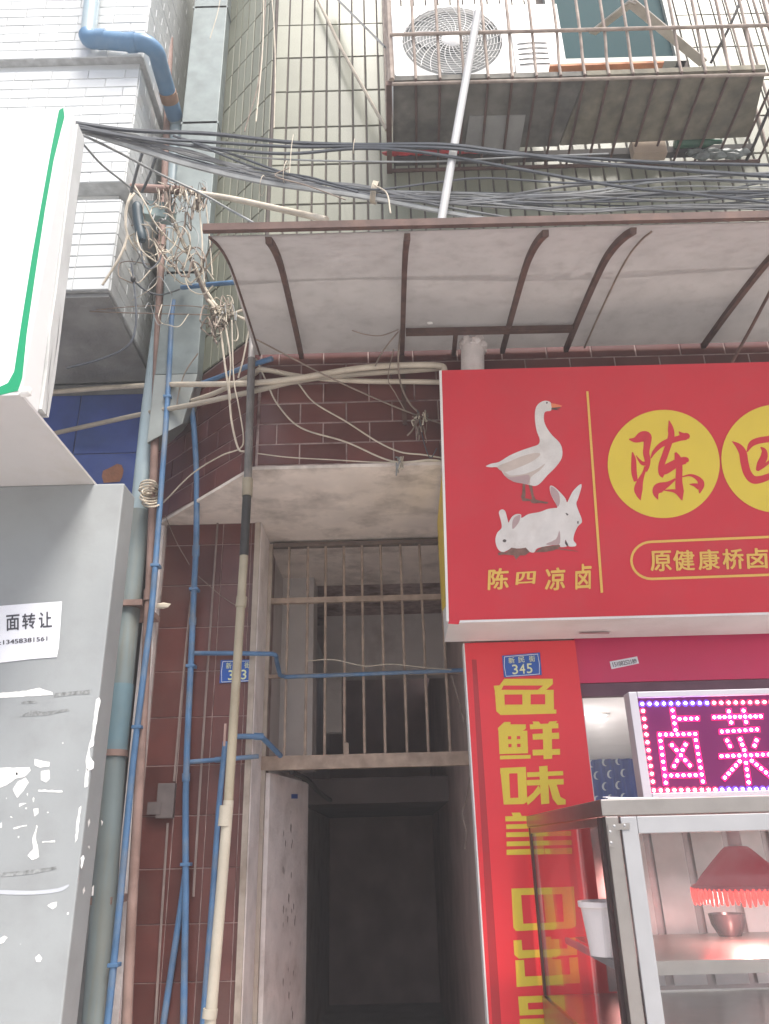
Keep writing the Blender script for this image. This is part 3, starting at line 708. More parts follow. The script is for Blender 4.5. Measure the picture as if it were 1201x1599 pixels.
# rabbits
pr = Print(SPL, b0)
pr.smoothpoly(Z5([(368, 855), (386, 838), (405, 848), (416, 885), (424, 915), (432, 900), (447, 878), (470, 865), (497, 868), (500, 888), (540, 865), (605, 853), (650, 836), (690, 830), (708, 826), (690, 790), (668, 745), (665, 702), (690, 707), (730, 745), (755, 775), (764, 797), (778, 770), (800, 730), (840, 692), (848, 707), (828, 775), (818, 805), (832, 850), (848, 890), (849, 915), (828, 935), (815, 960), (804, 990), (802, 1018), (817, 1038), (812, 1052), (775, 1053), (766, 1035), (756, 1014), (752, 1035), (765, 1052), (727, 1057), (715, 1042), (640, 1052), (590, 1065), (572, 1088), (540, 1082), (520, 1066), (440, 1067), (400, 1085), (372, 1078), (354, 1050), (348, 1010), (360, 972), (384, 945), (380, 905)]), 3)
rab = pr.build('rabbits_picture', M_PRINTW, sg)
pr = Print(SPL, b0 + .0006); pr.smoothpoly(Z5([(448, 952), (446, 915), (458, 885), (492, 869), (488, 905), (468, 935)]), 3)
pr.build('ear_print', M_PRINTP, rab)
pr = Print(SPL, b0 + .0006); pr.smoothpoly(Z5([(669, 706), (692, 716), (718, 748), (722, 800), (708, 822), (690, 785), (670, 748)]), 3); pr.build('ear_print', M_PRINTP, rab)
pr = Print(SPL, b0 + .0006); pr.smoothpoly(Z5([(640, 1040), (700, 1010), (720, 960), (724, 1030), (700, 1045)]), 3); pr.build('fur_shading', M_PRINTP, rab)
pr = Print(SPL, b0 + .0006); pr.disc(680 + 401 / 3.717, 570 + 1020 / 3.717, 3, 2.4, 12); pr.poly(Z5([(754, 858), (764, 860), (773, 869), (764, 874)])); pr.poly(Z5([(822, 908), (832, 906), (830, 922), (824, 920)])); pr.poly(Z5([(755, 1015), (768, 1036), (772, 1050), (762, 1050), (752, 1036)])); pr.build('rabbit_eyes', M_PRINTK, rab)
pr = Print(SPL, b0 + .0005); pr.poly(Z5([(362, 1092), (385, 1084), (410, 1088), (440, 1060), (480, 1066), (525, 1060), (548, 1085), (520, 1105), (490, 1105), (468, 1130), (455, 1105), (400, 1100), (366, 1104)])); pr.poly(Z5([(575, 1088), (620, 1056), (720, 1044), (726, 1056), (690, 1075), (640, 1085)])); pr.stroke([(849, 855, 1), (880, 858, 1.5), (903, 861, .6)]); pr.build('hay_picture', M_PRINTBR, rab)
# small gold name, divider, discs, oval
for ch, q in (('陈', (762, 889, 793, 921)), ('四', (806, 894, 835, 913)), ('凉', (851, 888, 881, 922)), ('卤', (898, 882, 922, 920))):
    pr = Print(SPL, b0); pr.text(ch, *q, slope=-.06, lean=.06, bold=.030, shear=.10); pr.build('letter', M_GOLD, sg)
pr = Print(SPL, b0); pr.poly([(915.5, 611), (919, 611), (942, 925), (938, 926)]); pr.build('divider_line', M_GOLD, sg)
pr = Print(SPL, b0); pr.disc(1036.5, 724.5, 87.5, 84.5, 64, -.06); d1 = pr.build('emblem_disc', M_YEL, sg)
pr = Print(SPL, b0); pr.disc(1214, 716, 87.5, 84.5, 64, -.06); d2 = pr.build('emblem_disc', M_YEL, sg)
pr = Print(SPL, b0 + .0008)
for st in ([(195, 303, 8), (240, 308, 40), (290, 285, 75), (325, 285, 65), (325, 340, 52), (318, 400, 46), (328, 450, 44), (328, 500, 28), (321, 538, 6)],
           [(335, 470, 30), (295, 478, 28), (265, 450, 16), (246, 420, 5)], [(219, 396, 8), (228, 450, 34), (231, 540, 40), (244, 606, 30)],
           [(318, 500, 26), (300, 545, 22), (275, 605, 44), (262, 660, 62), (266, 700, 42), (277, 742, 4)],
           [(352, 440, 8), (375, 395, 26), (425, 345, 36), (490, 315, 44), (550, 298, 40), (605, 283, 52), (630, 290, 20)], [(552, 247, 4), (572, 268, 30), (600, 285, 46)],
           [(482, 167, 4), (494, 225, 40), (498, 280, 46), (476, 350, 44), (452, 420, 44), (428, 490, 44), (430, 550, 44), (437, 579, 6)],
           [(412, 545, 30), (450, 525, 66), (510, 490, 62), (560, 465, 58), (605, 455, 48), (623, 462, 12)],
           [(528, 398, 14), (545, 440, 46), (556, 500, 46), (553, 600, 50), (560, 680, 56), (576, 742, 8)],
           [(528, 588, 12), (475, 625, 36), (410, 655, 74), (388, 690, 46), (402, 736, 6)], [(580, 700, 60), (520, 675, 26), (448, 670, 8)],
           [(578, 572, 8), (640, 562, 18), (695, 590, 34), (714, 630, 46), (702, 692, 8)], [(628, 626, 4), (665, 632, 24), (700, 645, 46)]):
    pr.stroke(Z6(st))
pr.build('letter', M_RED, d1)
pr = Print(SPL, b0 + .0008)
for st in ([(935, 318, 4), (980, 352, 40), (1012, 400, 56), (1024, 470, 58), (1045, 545, 58), (1085, 592, 58), (1140, 592, 52), (1210, 568, 46), (1290, 545, 50)], [(1042, 395, 8), (1072, 340, 40), (1120, 315, 46), (1200, 302, 46), (1300, 290, 50), (1370, 330, 60), (1350, 430, 55), (1310, 560, 50)],
           [(1140, 360, 8), (1165, 385, 36), (1165, 430, 52), (1140, 480, 52), (1118, 520, 26), (1112, 530, 6)], [(1120, 528, 14), (1165, 495, 22), (1215, 455, 22)], [(1250, 330, 20), (1250, 400, 40), (1290, 450, 40)]):
    pr.stroke(Z6(st))
pr.build('letter', M_RED, d2)
pr = Print(SPL, b0)
arc = [(1018 + 32 * math.cos(t), 875 + 29 * math.sin(t)) for t in [math.pi * (.5 + q / 14) for q in range(15)]]
pth = [(1330, 893)] + [(1018, 904)] + arc[1:-1] + [(1018, 846)] + [(1330, 833)]
pr.stroke([(x, y, 3.8) for x, y in pth], 1); pr.build('oval_frame', M_GOLD, sg)
for ch, xa in (('原', 1015), ('健', 1051), ('康', 1090), ('桥', 1128), ('卤', 1166), ('味', 1204), ('坊', 1241)):
    if ch == '坊': continue
    pr = Print(SPL, b0); yy = 861 - (xa - 1015) * .028
    pr.text(ch, xa, yy, xa + 32, yy + 31, slope=-.03, lean=.06, bold=.026); pr.build('letter', M_GOLD, sg)
pr = Print(Plane((0, 4.0, SB.z - .012), (0, 0, -1)), .002); pr.poly([(904, 990), (906, 988), (952, 987), (951, 990)]); pr.build('scratch', M_PRINTP, sg)
# vent pipe stub behind the sign top
vp = thing('vent_pipe', 'stubby cement crusted vent pipe sticking up behind the red sign', 'pipe', at(738, 580, Y=3.57))
c0 = at(738, 578, Y=3.55); c1 = at(738, 538, Y=3.55)
G().tube([c0 - Vector((0, 0, .12)), c0, c1], .062, 20).build('pipe_stub', M_PEELPL, vp, smooth=True)
g = G()
for i in range(14):
    t = i / 14 * 6.283; g.ball(c1 + Vector((.055 * math.cos(t), .055 * math.sin(t), random.uniform(-.03, .02))), random.uniform(.018, .03), 1, jit=.25)
g.build('cement_crust', M_PEELPL, vp, smooth=True)

# ================================================================== RED PILLAR BANNER
BYP = 4.25
BP = Plane((0, BYP, 0), (0, -1, 0))
ba = thing('pillar_banner', 'red shop pillar banner with large yellow characters below the big sign', 'banner', (.72, BYP + .03, 0))
G().box((.418, BYP, 0), (1.022, 4.338, 2.575)).build('panel', M_REDB, ba)
G().box((.4105, BYP - .004, 0), (.4175, 4.338, 2.572)).build('edge_strip', M_WHITE, ba)
pr = Print(BP, .0015); pr.poly([(737, 1030), (744, 1030), (783, 1599), (786, 1650), (772, 1650), (769, 1599)]); pr.build('fold_strip', mat('banner_dark_red', (.46, .03, .04), .42, .03, 5), ba)  # darker red strip down the banner's left edge
def Z7(l): return [(720 + x / 2.668, 1000 + y / 2.668) for x, y in l]
chars = [
 [[(160, 188), (180, 160), (382, 160), (383, 181), (372, 188)], [(136, 189), (178, 186), (168, 206), (140, 208)], [(345, 186), (382, 183), (352, 208), (318, 208)], [(141, 206), (386, 206), (386, 224), (141, 226)], [(141, 210), (180, 210), (182, 270), (198, 290), (397, 288), (397, 305), (165, 311), (147, 295)], [(255, 208), (290, 208), (290, 268), (256, 268)], [(350, 207), (385, 207), (387, 266), (351, 266)], [(182, 268), (387, 266), (387, 289), (198, 291)]],
 [[(153, 366), (180, 340), (206, 340), (206, 350), (270, 350), (270, 368), (255, 378), (157, 382)], [(156, 382), (194, 380), (199, 470), (160, 474)], [(208, 380), (232, 380), (234, 470), (212, 470)], [(246, 378), (276, 378), (279, 468), (249, 470)], [(156, 380), (276, 376), (276, 398), (157, 400)], [(158, 413), (277, 411), (277, 430), (158, 432)], [(160, 446), (279, 444), (279, 470), (160, 474)], [(162, 480), (290, 477), (290, 492), (162, 496)],
  [(286, 350), (405, 345), (406, 366), (288, 370)], [(298, 338), (324, 338), (334, 352), (304, 354)], [(368, 338), (402, 336), (388, 352), (360, 352)], [(298, 390), (408, 384), (409, 410), (299, 414)], [(298, 456), (412, 452), (413, 476), (299, 480)], [(340, 358), (378, 358), (380, 493), (344, 495)]],
 [[(163, 532), (199, 530), (206, 680), (178, 684)], [(234, 529), (270, 527), (276, 672), (240, 680)], [(163, 532), (270, 527), (270, 552), (164, 556)], [(176, 658), (275, 654), (275, 672), (262, 682), (178, 684)],
  [(275, 550), (425, 544), (426, 562), (276, 570)], [(273, 582), (427, 577), (428, 600), (275, 605)], [(325, 525), (360, 522), (368, 680), (334, 683)], [(323, 604), (336, 630), (300, 668), (278, 686), (270, 660), (300, 635)], [(366, 602), (398, 600), (414, 652), (436, 664), (436, 683), (402, 686), (382, 660)]],
 [[(210, 718), (246, 717), (256, 738), (220, 740)], [(390, 716), (430, 715), (416, 736), (380, 738)], [(184, 733), (456, 728), (457, 750), (185, 754)], [(188, 767), (456, 760), (457, 780), (189, 786)], [(188, 800), (458, 794), (459, 814), (189, 820)], [(190, 838), (460, 832), (461, 852), (190, 858)], [(190, 872), (300, 868), (300, 892), (190, 894)], [(350, 868), (462, 864), (463, 890), (352, 892)], [(300, 740), (340, 738), (345, 892), (305, 894)]],
 [[(210, 1034), (248, 1033), (262, 1208), (228, 1210), (218, 1196)], [(420, 1028), (470, 1026), (480, 1180), (462, 1196), (430, 1198)], [(210, 1034), (470, 1026), (471, 1056), (212, 1062)], [(226, 1182), (478, 1170), (479, 1190), (460, 1200), (232, 1211)]],
 [[(218, 1250), (252, 1248), (258, 1322), (240, 1325), (222, 1310)], [(440, 1240), (476, 1238), (482, 1308), (446, 1312)], [(222, 1292), (482, 1282), (484, 1310), (240, 1326)], [(226, 1333), (262, 1331), (270, 1440), (232, 1443)], [(450, 1322), (486, 1320), (494, 1428), (458, 1430)], [(230, 1402), (494, 1390), (495, 1426), (232, 1444)], [(334, 1236), (374, 1234), (386, 1436), (346, 1438)]],
 [[(238, 1484), (276, 1482), (282, 1560), (244, 1562)], [(430, 1476), (470, 1474), (476, 1552), (438, 1554)], [(238, 1484), (470, 1474), (471, 1502), (240, 1512)], [(243, 1540), (476, 1530), (476, 1552), (244, 1563)], [(244, 1578), (350, 1574), (351, 1600), (246, 1606)], [(244, 1578), (278, 1576), (286, 1690), (252, 1692)], [(372, 1572), (484, 1566), (485, 1592), (373, 1598)], [(450, 1568), (484, 1566), (492, 1680), (458, 1682)], [(320, 1578), (350, 1576), (358, 1690), (328, 1692)]],
]
for c in chars:
    pr = Print(BP, .002)
    for p in c: pr.poly(Z7(p))
    pr.build('letter', M_YEL, ba)

def number_plate(plane, tl, tr, br, bl, digits, label, marks, drop):
    cxp = sum(p[0] for p in (tl, tr, br, bl)) / 4; cyp = sum(p[1] for p in (tl, tr, br, bl)) / 4
    t = thing('house_number_plate', label, 'number plate', plane.on(cxp, cyp, .004), 'blue house number plates')
    g = G(); pts = [plane.on(x, y, drop) for x, y in (tl, tr, br, bl)]; g.prism(pts, plane.n * .004); g.build('plate', M_PLATE, t, bevel=.001)
    def q(u, w):
        return (tl[0] * (1 - u) * (1 - w) + tr[0] * u * (1 - w) + br[0] * u * w + bl[0] * (1 - u) * w, tl[1] * (1 - u) * (1 - w) + tr[1] * u * (1 - w) + br[1] * u * w + bl[1] * (1 - u) * w)
    pr = Print(plane, drop + .005)
    pr.stroke([(*q(a, b), .9) for a, b in ((.06, .06), (.5, .055), (.94, .06), (.965, .5), (.94, .95), (.5, .955), (.06, .95), (.035, .5), (.06, .06))], 1); pr.build('border_line', M_PLATEW, t)
    for ch, u in (('新', .16), ('民', .42), ('街', .70)):
        pr = Print(plane, drop + .005); pr.glyph(ch, (q(u, .11), q(u + .16, .11), q(u + .16, .38), q(u, .38)), .012); pr.build('letter', M_PLATEY, t)
    for i, ch in enumerate(digits):
        u = .24 + i * .19; pr = Print(plane, drop + .005); pr.glyph(ch, (q(u, .45), q(u + .145, .45), q(u + .145, .88), q(u, .88)), .022); pr.build('digit', M_PLATEY, t)
    return t
number_plate(BP, (784, 1024), (843, 1019), (846, 1054), (787, 1058), '345', 'blue house number plate reading 345 on the red pillar banner', 3, .0035)
PP = Plane((0, PY - .005, 0), (0, -1, 0))
number_plate(PP, (345, 1031), (398, 1030), (397, 1064), (343, 1067), '343', 'blue house number plate on the maroon pier partly behind the cream pole', 3, .002)

st = thing('phone_sticker', 'small white sticker with a printed phone number on the crimson fascia', 'sticker', at(974, 1034, Y=4.268))
SPP = Plane((0, 4.27, 0), (0, -1, 0))
pr = Print(SPP, .002); pr.poly([(952, 1033), (995, 1025), (998, 1036), (955, 1045)]); pr.build('label_paper', M_PAPER, st)
pr = Print(SPP, .003); pr.glyph('15108252189', ((956, 1034.5), (993, 1028.5), (995, 1035), (958, 1041.5)), .003); pr.build('phone_number', M_INK, st)

# ================================================================== ENTRANCE GRILLE AND DOOR
gr = thing('transom_grille', 'rusty barred transom grille above the dark doorway', 'grille', (-.13, DY - .03, 2.0))
z0b, z1b = 1.985, 2.045
G().box((-.735, DY - .05, 1.975), (.47, DY - .005, 2.05)).build('bottom_rail', M_GATE, gr)
zm = at(550, 936, Y=DY - .03).z; zl = at(560, 1053, Y=DY - .03).z
G().box((-.711, DY - .045, zm - .017), (.47, DY - .012, zm + .017)).build('rail', M_GATE, gr)
G().box((-.711, DY - .045, zl - .010), (.47, DY - .02, zl + .010)).build('rail', M_GATE, gr)
for i, xx in enumerate((478, 507.5, 537.5, 568, 599, 632, 664, 697, 728)):
    x = at(xx, 1060, Y=DY - .03).x
    tp = 3.34
    G().tube([Vector((x, DY - .030, 2.05)), Vector((x + random.uniform(-.004, .004), DY - .030, 2.7)), Vector((x, DY - .030, tp))], .0085, 8).build('bar', M_GATE, gr, smooth=True)
x = at(447, 1060, Y=DY - .03).x
G().box((x - .006, DY - .04, 2.05), (x + .006, DY - .02, 3.34)).build('bar', M_GATE, gr)
G().box((-.710, DY - .05, 3.318), (.47, DY - .004, 3.343)).build('top_rail', mat('dark_rail', (.16, .12, .10), .8, .2, 12), gr)
lk = at(541, 1170, Y=DY - .035)
G().box(lk - Vector((.014, .012, .035)), lk + Vector((.014, .002, .035))).build('latch', M_GATE, gr)

dr = thing('entrance_door', 'open white peeling wooden door leaf standing inside the dark doorway', 'door', (-.66, 5.3, 0))
dtop = 1.965
g = G().hexa([Vector(p) for p in ((-.732, DY + .01, .02), (-.69, DY + .01, .02), (-.55, 5.5, .02), (-.595, 5.5, .02), (-.732, DY + .01, dtop), (-.69, DY + .01, dtop), (-.55, 5.5, dtop), (-.595, 5.5, dtop))])
g.build('leaf', M_PEELPL, dr)
pdir = Vector((.14, 5.5 - DY - .01, 0)).normalized(); pn = Vector((pdir.y, -pdir.x, 0))
DP = Plane((-.69, DY + .01, 0), pn)
for q in ((455, 1240, 465, 1247),):
    pr = Print(DP, .002); pr.rect(*q); pr.build('blue_sticker', M_PLATE, dr)
for i in range(26):
    xx = random.uniform(440, 462); yy = random.uniform(1260, 1580); pr = Print(DP, .0015)
    s_ = random.uniform(.6, 2.0); pr.poly([(xx, yy), (xx + s_ * .5, yy - s_), (xx + s_, yy + s_), (xx + s_ * .6, yy + s_ * 8), (xx - s_ * .2, yy + s_ * 5)]); pr.build('paint_chip', mat('chip_brown', (.30, .25, .22), .9, .2, 30), dr)

# ================================================================== SECURITY CAGE WITH PLATFORM
PZ = 5.425; CY = 3.02
cg = thing('security_cage', 'rusty barred window security cage with dark platform boards above the awning', 'window cage', (1.15, 3.3, PZ))
xs = [.10 + .1315 * i for i in range(0, 21)]
for i, x in enumerate(xs):
    w = random.uniform(-.006, .006)
    pts = spline([Vector((x, CY, PZ - .03)), Vector((x, CY - .005, PZ + .08)), Vector((x + w, CY - .035, PZ + .25)), Vector((x + w, CY - .06, PZ + .6)), Vector((x, CY - .07, PZ + 1.2)), Vector((x, CY - .06, PZ + 1.9))], 4)
    G().tube(pts, .0085 if i else .016, 7).build('bar', M_RUSTBAR, cg, smooth=True)
    if i and x < 2.36:
        G().tube([Vector((x, CY, PZ - .034)), Vector((x + .01, 3.30, PZ - .036)), Vector((x + .02, 3.645, PZ - .038))], .0075, 6).build('floor_bar', M_RUSTRIB, cg, smooth=True)
G().tube([Vector((.10, CY + .01, PZ - .05)), Vector((2.80, CY + .01, PZ - .05))], .009, 8).build('rail', M_RUSTBAR, cg)
zr = at(640, 54, Y=CY - .05).z
G().tube([Vector((.10, CY - .052, zr)), Vector((2.8, CY - .052, zr - .004))], .010, 8).build('rail', M_RUSTBAR, cg)
G().tube([Vector((.10, CY - .075, zr + .62)), Vector((2.8, CY - .075, zr + .62))], .010, 8).build('rail', M_RUSTBAR, cg)
G().tube([Vector((.09, 3.63, PZ - .045)), Vector((2.36, 3.63, PZ - .045))], .012, 8).build('back_rail', M_RUSTRIB, cg)
G().bar((.085, 3.03, PZ - .04), (.085, 3.645, PZ - .04), .03, .035).build('edge_angle', M_RUSTRIB, cg)
G().tube([Vector((.085, 3.64, PZ - .05)), Vector((.085, 3.64, PZ + 2.0))], .011, 8).build('side_bar', M_RUSTBAR, cg)
for k, yy in enumerate((3.15, 3.28, 3.41, 3.54)):
    G().tube([Vector((.088, yy, PZ - .02)), Vector((.088, yy - .01, PZ + 1.9))], .008, 7).build('side_bar', M_RUSTBAR, cg)
    G().tube([Vector((2.37, yy, PZ - .02)), Vector((2.37, yy - .01, PZ + 1.9))], .008, 7).build('side_bar', M_RUSTBAR, cg)
# boards
g = G().hexa([Vector(p) for p in ((.11, 3.03, PZ - .022), (1.16, 3.03, PZ - .022), (1.10, 3.50, PZ - .022), (.11, 3.50, PZ - .022), (.11, 3.03, PZ + .012), (1.16, 3.03, PZ + .012), (1.10, 3.50, PZ + .012), (.11, 3.50, PZ + .012))])
g.build('floor_board', M_DCONC, cg)
g = G().hexa([Vector(p) for p in ((1.165, 3.025, PZ - .026), (2.14, 3.02, PZ - .02), (2.24, 3.47, PZ - .02), (1.105, 3.49, PZ - .026), (1.165, 3.025, PZ + .008), (2.14, 3.02, PZ + .014), (2.24, 3.47, PZ + .014), (1.105, 3.49, PZ + .008))])
g.build('floor_board', mat('weathered_plywood', (.185, .168, .125), .85, .35, 10, dirt=(.09, .085, .075), dirt_amt=.8, dirt_scale=4.5, bump=.3, bump_scale=30), cg)
FP = Plane((0, 3.3, PZ - .03), (0, 0, -1))
g = G(); q = [FP.on(*p) for p in ((733, 182), (821, 180), (811, 236), (725, 238))]; g.prism(q, (0, 0, .006)); g.build('patch_panel', M_CONC, cg)
g = G().hexa([Vector(p) for p in ((.115, 3.575, PZ - .03), (2.3, 3.555, PZ - .03), (2.3, 3.60, PZ - .03), (.115, 3.61, PZ - .03), (.115, 3.575, PZ + .02), (2.3, 3.555, PZ + .02), (2.3, 3.60, PZ + .02), (.115, 3.61, PZ + .02))]); g.build('back_batten', mat('dark_batten', (.06, .055, .05), .9, .2, 10), cg)
# pale steel braces in the cage, and wall stays
g = G().bar(at(985, 4, Y=3.06), at(1098, 98, Y=3.5), .055, .012); g.build('brace', mat('pale_steel', (.48, .44, .39), .6, .15, 8), cg)
g = G().bar(at(988, 3, Y=3.05), at(925, 52, Y=3.4), .05, .012); g.build('brace', MATS['pale_steel'], cg)
G().bar(at(520, -8, Y=3.55), at(604, 76, Y=3.25), .05, .012).build('stay', M_CONC, cg)
tag(G().tube([at(494, -6, Y=3.60), at(535, 80, Y=3.56), at(604, 203, Y=3.50)], .011, 8).build('wall_stay', mat('pale_stay', (.48, .42, .34), .7, .15, 10)), 'pale thin steel stay slanting across the green tiles to the cage corner', 'steel stay')
# twisted wires on the right
for i, l in enumerate(([(1208, 55, 3.0), (1180, 95, 3.1), (1130, 180, 3.2), (1118, 98, 3.0)],)):
    pass
tag(G().tube(trace([(1212, 150, 3.3), (1195, 185, 3.4), (1178, 225, 3.5), (1166, 250, 3.6)]), .010, 7).build('twisted_wire', M_BLACK), 'dark twisted wire stay at the right end of the cage platform', 'wire')
tag(G().tube(trace([(1160, -8, 3.05), (1140, 40, 3.1), (1110, 98, 3.2)]), .008, 7).build('twisted_wire', M_BLACK), 'dark twisted wire slanting inside the right part of the cage', 'wire')
# AC unit
ac = thing('air_conditioner', 'white outdoor air conditioner unit with round fan grille inside the window cage', 'air conditioner', (.6, 3.26, PZ + .02))
ax0, ax1, az0, az1, ayf = .112, 1.085, PZ + .035, PZ + .645, 3.075
G().box((ax0, ayf + .03, az0), (ax1, ayf + .33, az1)).build('body', M_ACW, ac, bevel=.012)
# front panel as ring frame round the fan opening
fcx, fcz, fr = .455, (az0 + az1) / 2 + .004, .284
g = G()
sq = [(ax0 + .002, az0 + .002), (.79, az0 + .002), (.79, az1 - .002), (ax0 + .002, az1 - .002)]
n = 48; outer = []; inner = []
for i in range(n):
    t = 2 * math.pi * i / n; c, s_ = math.cos(t), math.sin(t)
    k = min((abs((.335) / c) if abs(c) > 1e-6 else 9), (abs(.303 / s_) if abs(s_) > 1e-6 else 9))
    outer.append(Vector((fcx + c * k, ayf, fcz + s_ * k))); inner.append(Vector((fcx + c * fr, ayf, fcz + s_ * fr)))
for i in range(n):
    j = (i + 1) % n
    g.hexa([outer[i], outer[j], inner[j], inner[i], *[p + Vector((0, .028, 0)) for p in (outer[i], outer[j], inner[j], inner[i])]])
g.build('front_panel', M_ACW, ac)
G().box((.795, ayf + .002, az0 + .004), (ax1 - .002, ayf + .028, az1 - .004)).build('side_cover', M_ACW, ac, bevel=.006)
G().lathe((fcx, ayf + .0285, fcz), [(.001, 0), (fr + .004, 0)], 40, axis=(0, -1, 0)).build('fan_recess', mat('ac_recess', (.17, .18, .18), .7, .1, 8), ac)
for k in range(3):
    t = k * 2.094 + .3; g = G()
    g.face([Vector((fcx + r * math.cos(a), ayf + .024 + .003 * q, fcz + r * math.sin(a))) for r, a, q in ((.05, t, 0), (.235, t - .1, 1), (.24, t + .55, -1), (.15, t + .9, -1), (.05, t + .7, 0))]); g.build('fan_blade', M_ACD, ac)
gg = thing  # noqa
g = G()
for i in range(1, 13):
    r = .058 + i * .0180
    g.tube([Vector((fcx + r * math.cos(t), ayf - .010, fcz + r * math.sin(t))) for t in [2 * math.pi * j / 40 for j in range(41)]], .0016, 4, caps=False)
grl = g.build('fan_grille', M_ACW, ac)
for i in range(26):
    t = 2 * math.pi * i / 26
    pts = [Vector((fcx + r * math.cos(t + (r - .05) * 2.6), ayf - .013, fcz + r * math.sin(t + (r - .05) * 2.6))) for r in (.05, .10, .15, .20, .25, .284)]
    G().tube(pts, .0022, 5).build('spoke', M_ACW, grl)
G().lathe((fcx, ayf - .012, fcz), [(.001, .010), (.05, .008), (.062, 0), (.062, -.006)], 28, axis=(0, -1, 0)).build('hub_cap', M_ACW, ac, smooth=True)
for k in range(5):
    z = az0 + .10 + k * .042; G().tube(spline([Vector((.82, ayf, z)), Vector((.90, ayf - .002, z + .006)), Vector((.99, ayf, z + .004))]), .003, 5).build('louvre', M_ACD, ac)
bx = G()
for i in range(2): G().box((ax0 + .02 + i * .6, ayf + .02, PZ + .013), (ax0 + .12 + i * .6, ayf + .30, az0 + .004)).build('foot', M_ACD, ac)
tag(G().bar(at(858, 107, Y=3.06), at(1035, 101, Y=3.06), .04, .016).build('orange_plank', mat('orange_plank', (.55, .22, .10), .6, .25, 9)), 'thin orange brown plank lying on the cage platform beside the air conditioner', 'plank')
# junk on the platform
def lump(name, l, Y, r, sc, m, label, cat, jit=.18):
    c = at(*l, Y=Y); return tag(G().ball(c, r, 3, sc, jit).build(name, m, smooth=True), label, cat)
rb = G()
for i in range(9): rb.ball(at(612 + i * 19, 239 - i * .6, Y=3.535), .035, 2, (1.6, .6, .5), .2)
tag(rb.build('red_bag', M_REDBAG, smooth=True), 'crumpled red plastic bag under the back edge of the cage platform', 'bag')
c = at(1012, 234, Y=3.53); tag(G().box(c - Vector((.10, .03, .055)), c + Vector((.10, .03, .06))).build('cardboard_piece', M_CARD), 'torn brown cardboard tucked under the cage platform', 'cardboard')
c = at(1090, 222, Y=3.52); tag(G().lathe(c - Vector((.14, 0, 0)), [(.001, 0), (.035, .002), (.036, .19), (.014, .24), (.014, .28), (.001, .281)], 16, axis=(1, 0, 0)).build('green_bottle', M_BOTTLE, smooth=True), 'green bottle lying at the back of the cage platform', 'bottle')
pb = G()
for i in range(7): pb.ball(at(1085 + i * 12, 238 + (i % 2) * 5, Y=3.54), .045, 2, (1.3, .5, .6), .25)
tag(pb.build('plastic_bag', mat('dark_cloudy_plastic', (.12, .14, .135), .35, .5, 22), smooth=True), 'crumpled clear dark plastic bag beside the green bottle on the cage', 'bag')
# white pole
tag(G().tube([at(746, 20, Y=2.93), at(718, 178, Y=2.96), at(688, 352, Y=2.99)], .0215, 14).build('leaning_pole', M_PVCW, smooth=True), 'long white plastic pole leaning from the awning up against the cage', 'pole')

# ================================================================== DUCT AND PIPES
du = thing('metal_duct', 'tall galvanised rectangular metal duct in the corner between the buildings', 'duct', (-1.22, 4.05, 3.7))
g = G()
dx0, dx1, dyf, dyb = -1.335, -1.085, 3.95, 4.20
pts = lambda z, a, b: [Vector((a, dyf, z)), Vector((b, dyf, z)), Vector((b, dyb, z)), Vector((a, dyb, z))]
g.hexa(pts(4.16, dx0, dx1) + pts(8.6, dx0, dx1)); g.build('shaft', M_GALV, du, bevel=.006)
g = G(); g.hexa([Vector((dx0 - .004, dyf - .004, 3.70)), Vector((dx1 - .06, dyf - .004, 3.82)), Vector((dx1 - .05, dyb + .004, 4.0)), Vector((dx0 - .004, dyb + .004, 3.78))] + pts(4.158, dx0 - .004, dx1 + .003)); g.build('outlet', mat('galv_pale', (.29, .315, .305), .5, .14, 6, metal=.1, dirt=(.24, .25, .235), dirt_amt=.5), du, bevel=.006)
for z in (4.9, 6.2, 7.4):
    g = G().hexa(pts(z, dx0 - .006, dx1 + .006)[:2] + pts(z, dx0 - .006, dx1 + .006)[2:] + pts(z + .02, dx0 - .006, dx1 + .006)); g.build('joint_band', M_GALV, du)

def pipe(name, pts, r, m, label, cat='pipe', group=None, n=12, joints=()):
    t = thing(name, label, cat, pts[0], group)
    G().tube(pts, r, n).build('pipe_run', m, t, smooth=True)
    for i, jr in joints:
        p = pts[i]; d = (pts[min(i + 1, len(pts) - 1)] - pts[max(i - 1, 0)]).normalized()
        G().tube([p - d * jr, p + d * jr], r * 1.25, n).build('coupling', m, t, smooth=True)
    return t
# big blue drain with elbows
e0 = at(148, -40, Y=3.49); e1 = at(137, 62, Y=3.49); e2 = at(222, 66, Y=3.49)
X1 = e2.x + .07
e3 = Vector((X1, 3.60, e2.z)); e4 = Vector((X1 + .012, 4.02, e2.z - .05))
pl = thing('upper_drain_pipe', 'thick blue drain pipe with elbows wrapping round the white tiled bay corner', 'drain pipe', e1)
G().tube([e0, e1 + Vector((0, 0, .03))], .05, 18).build('riser', M_PALEBLUE, pl, smooth=True)
G().tube(spline([e1 + Vector((-.01, 0, .05)), e1 + Vector((.015, 0, .004)), e1 + Vector((.07, 0, -.002))], 6) + [e2 - Vector((.06, 0, 0))] + spline([e2 - Vector((.05, 0, 0)), e2 + Vector((.02, .01, 0)), Vector((X1, 3.56, e2.z)), e3 + Vector((0, .05, 0))], 6) + [e4], .056, 18).build('elbow_run', M_BLUEBIG, pl, smooth=True)
G().tube([e1 + Vector((.06, 0, 0)), e1 + Vector((.12, 0, 0))], .061, 18).build('coupling', M_BLUEBIG, pl, smooth=True)
G().tube([e2 - Vector((.10, 0, 0)), e2 - Vector((.04, 0, 0))], .061, 18).build('coupling', M_BLUEBIG, pl, smooth=True)
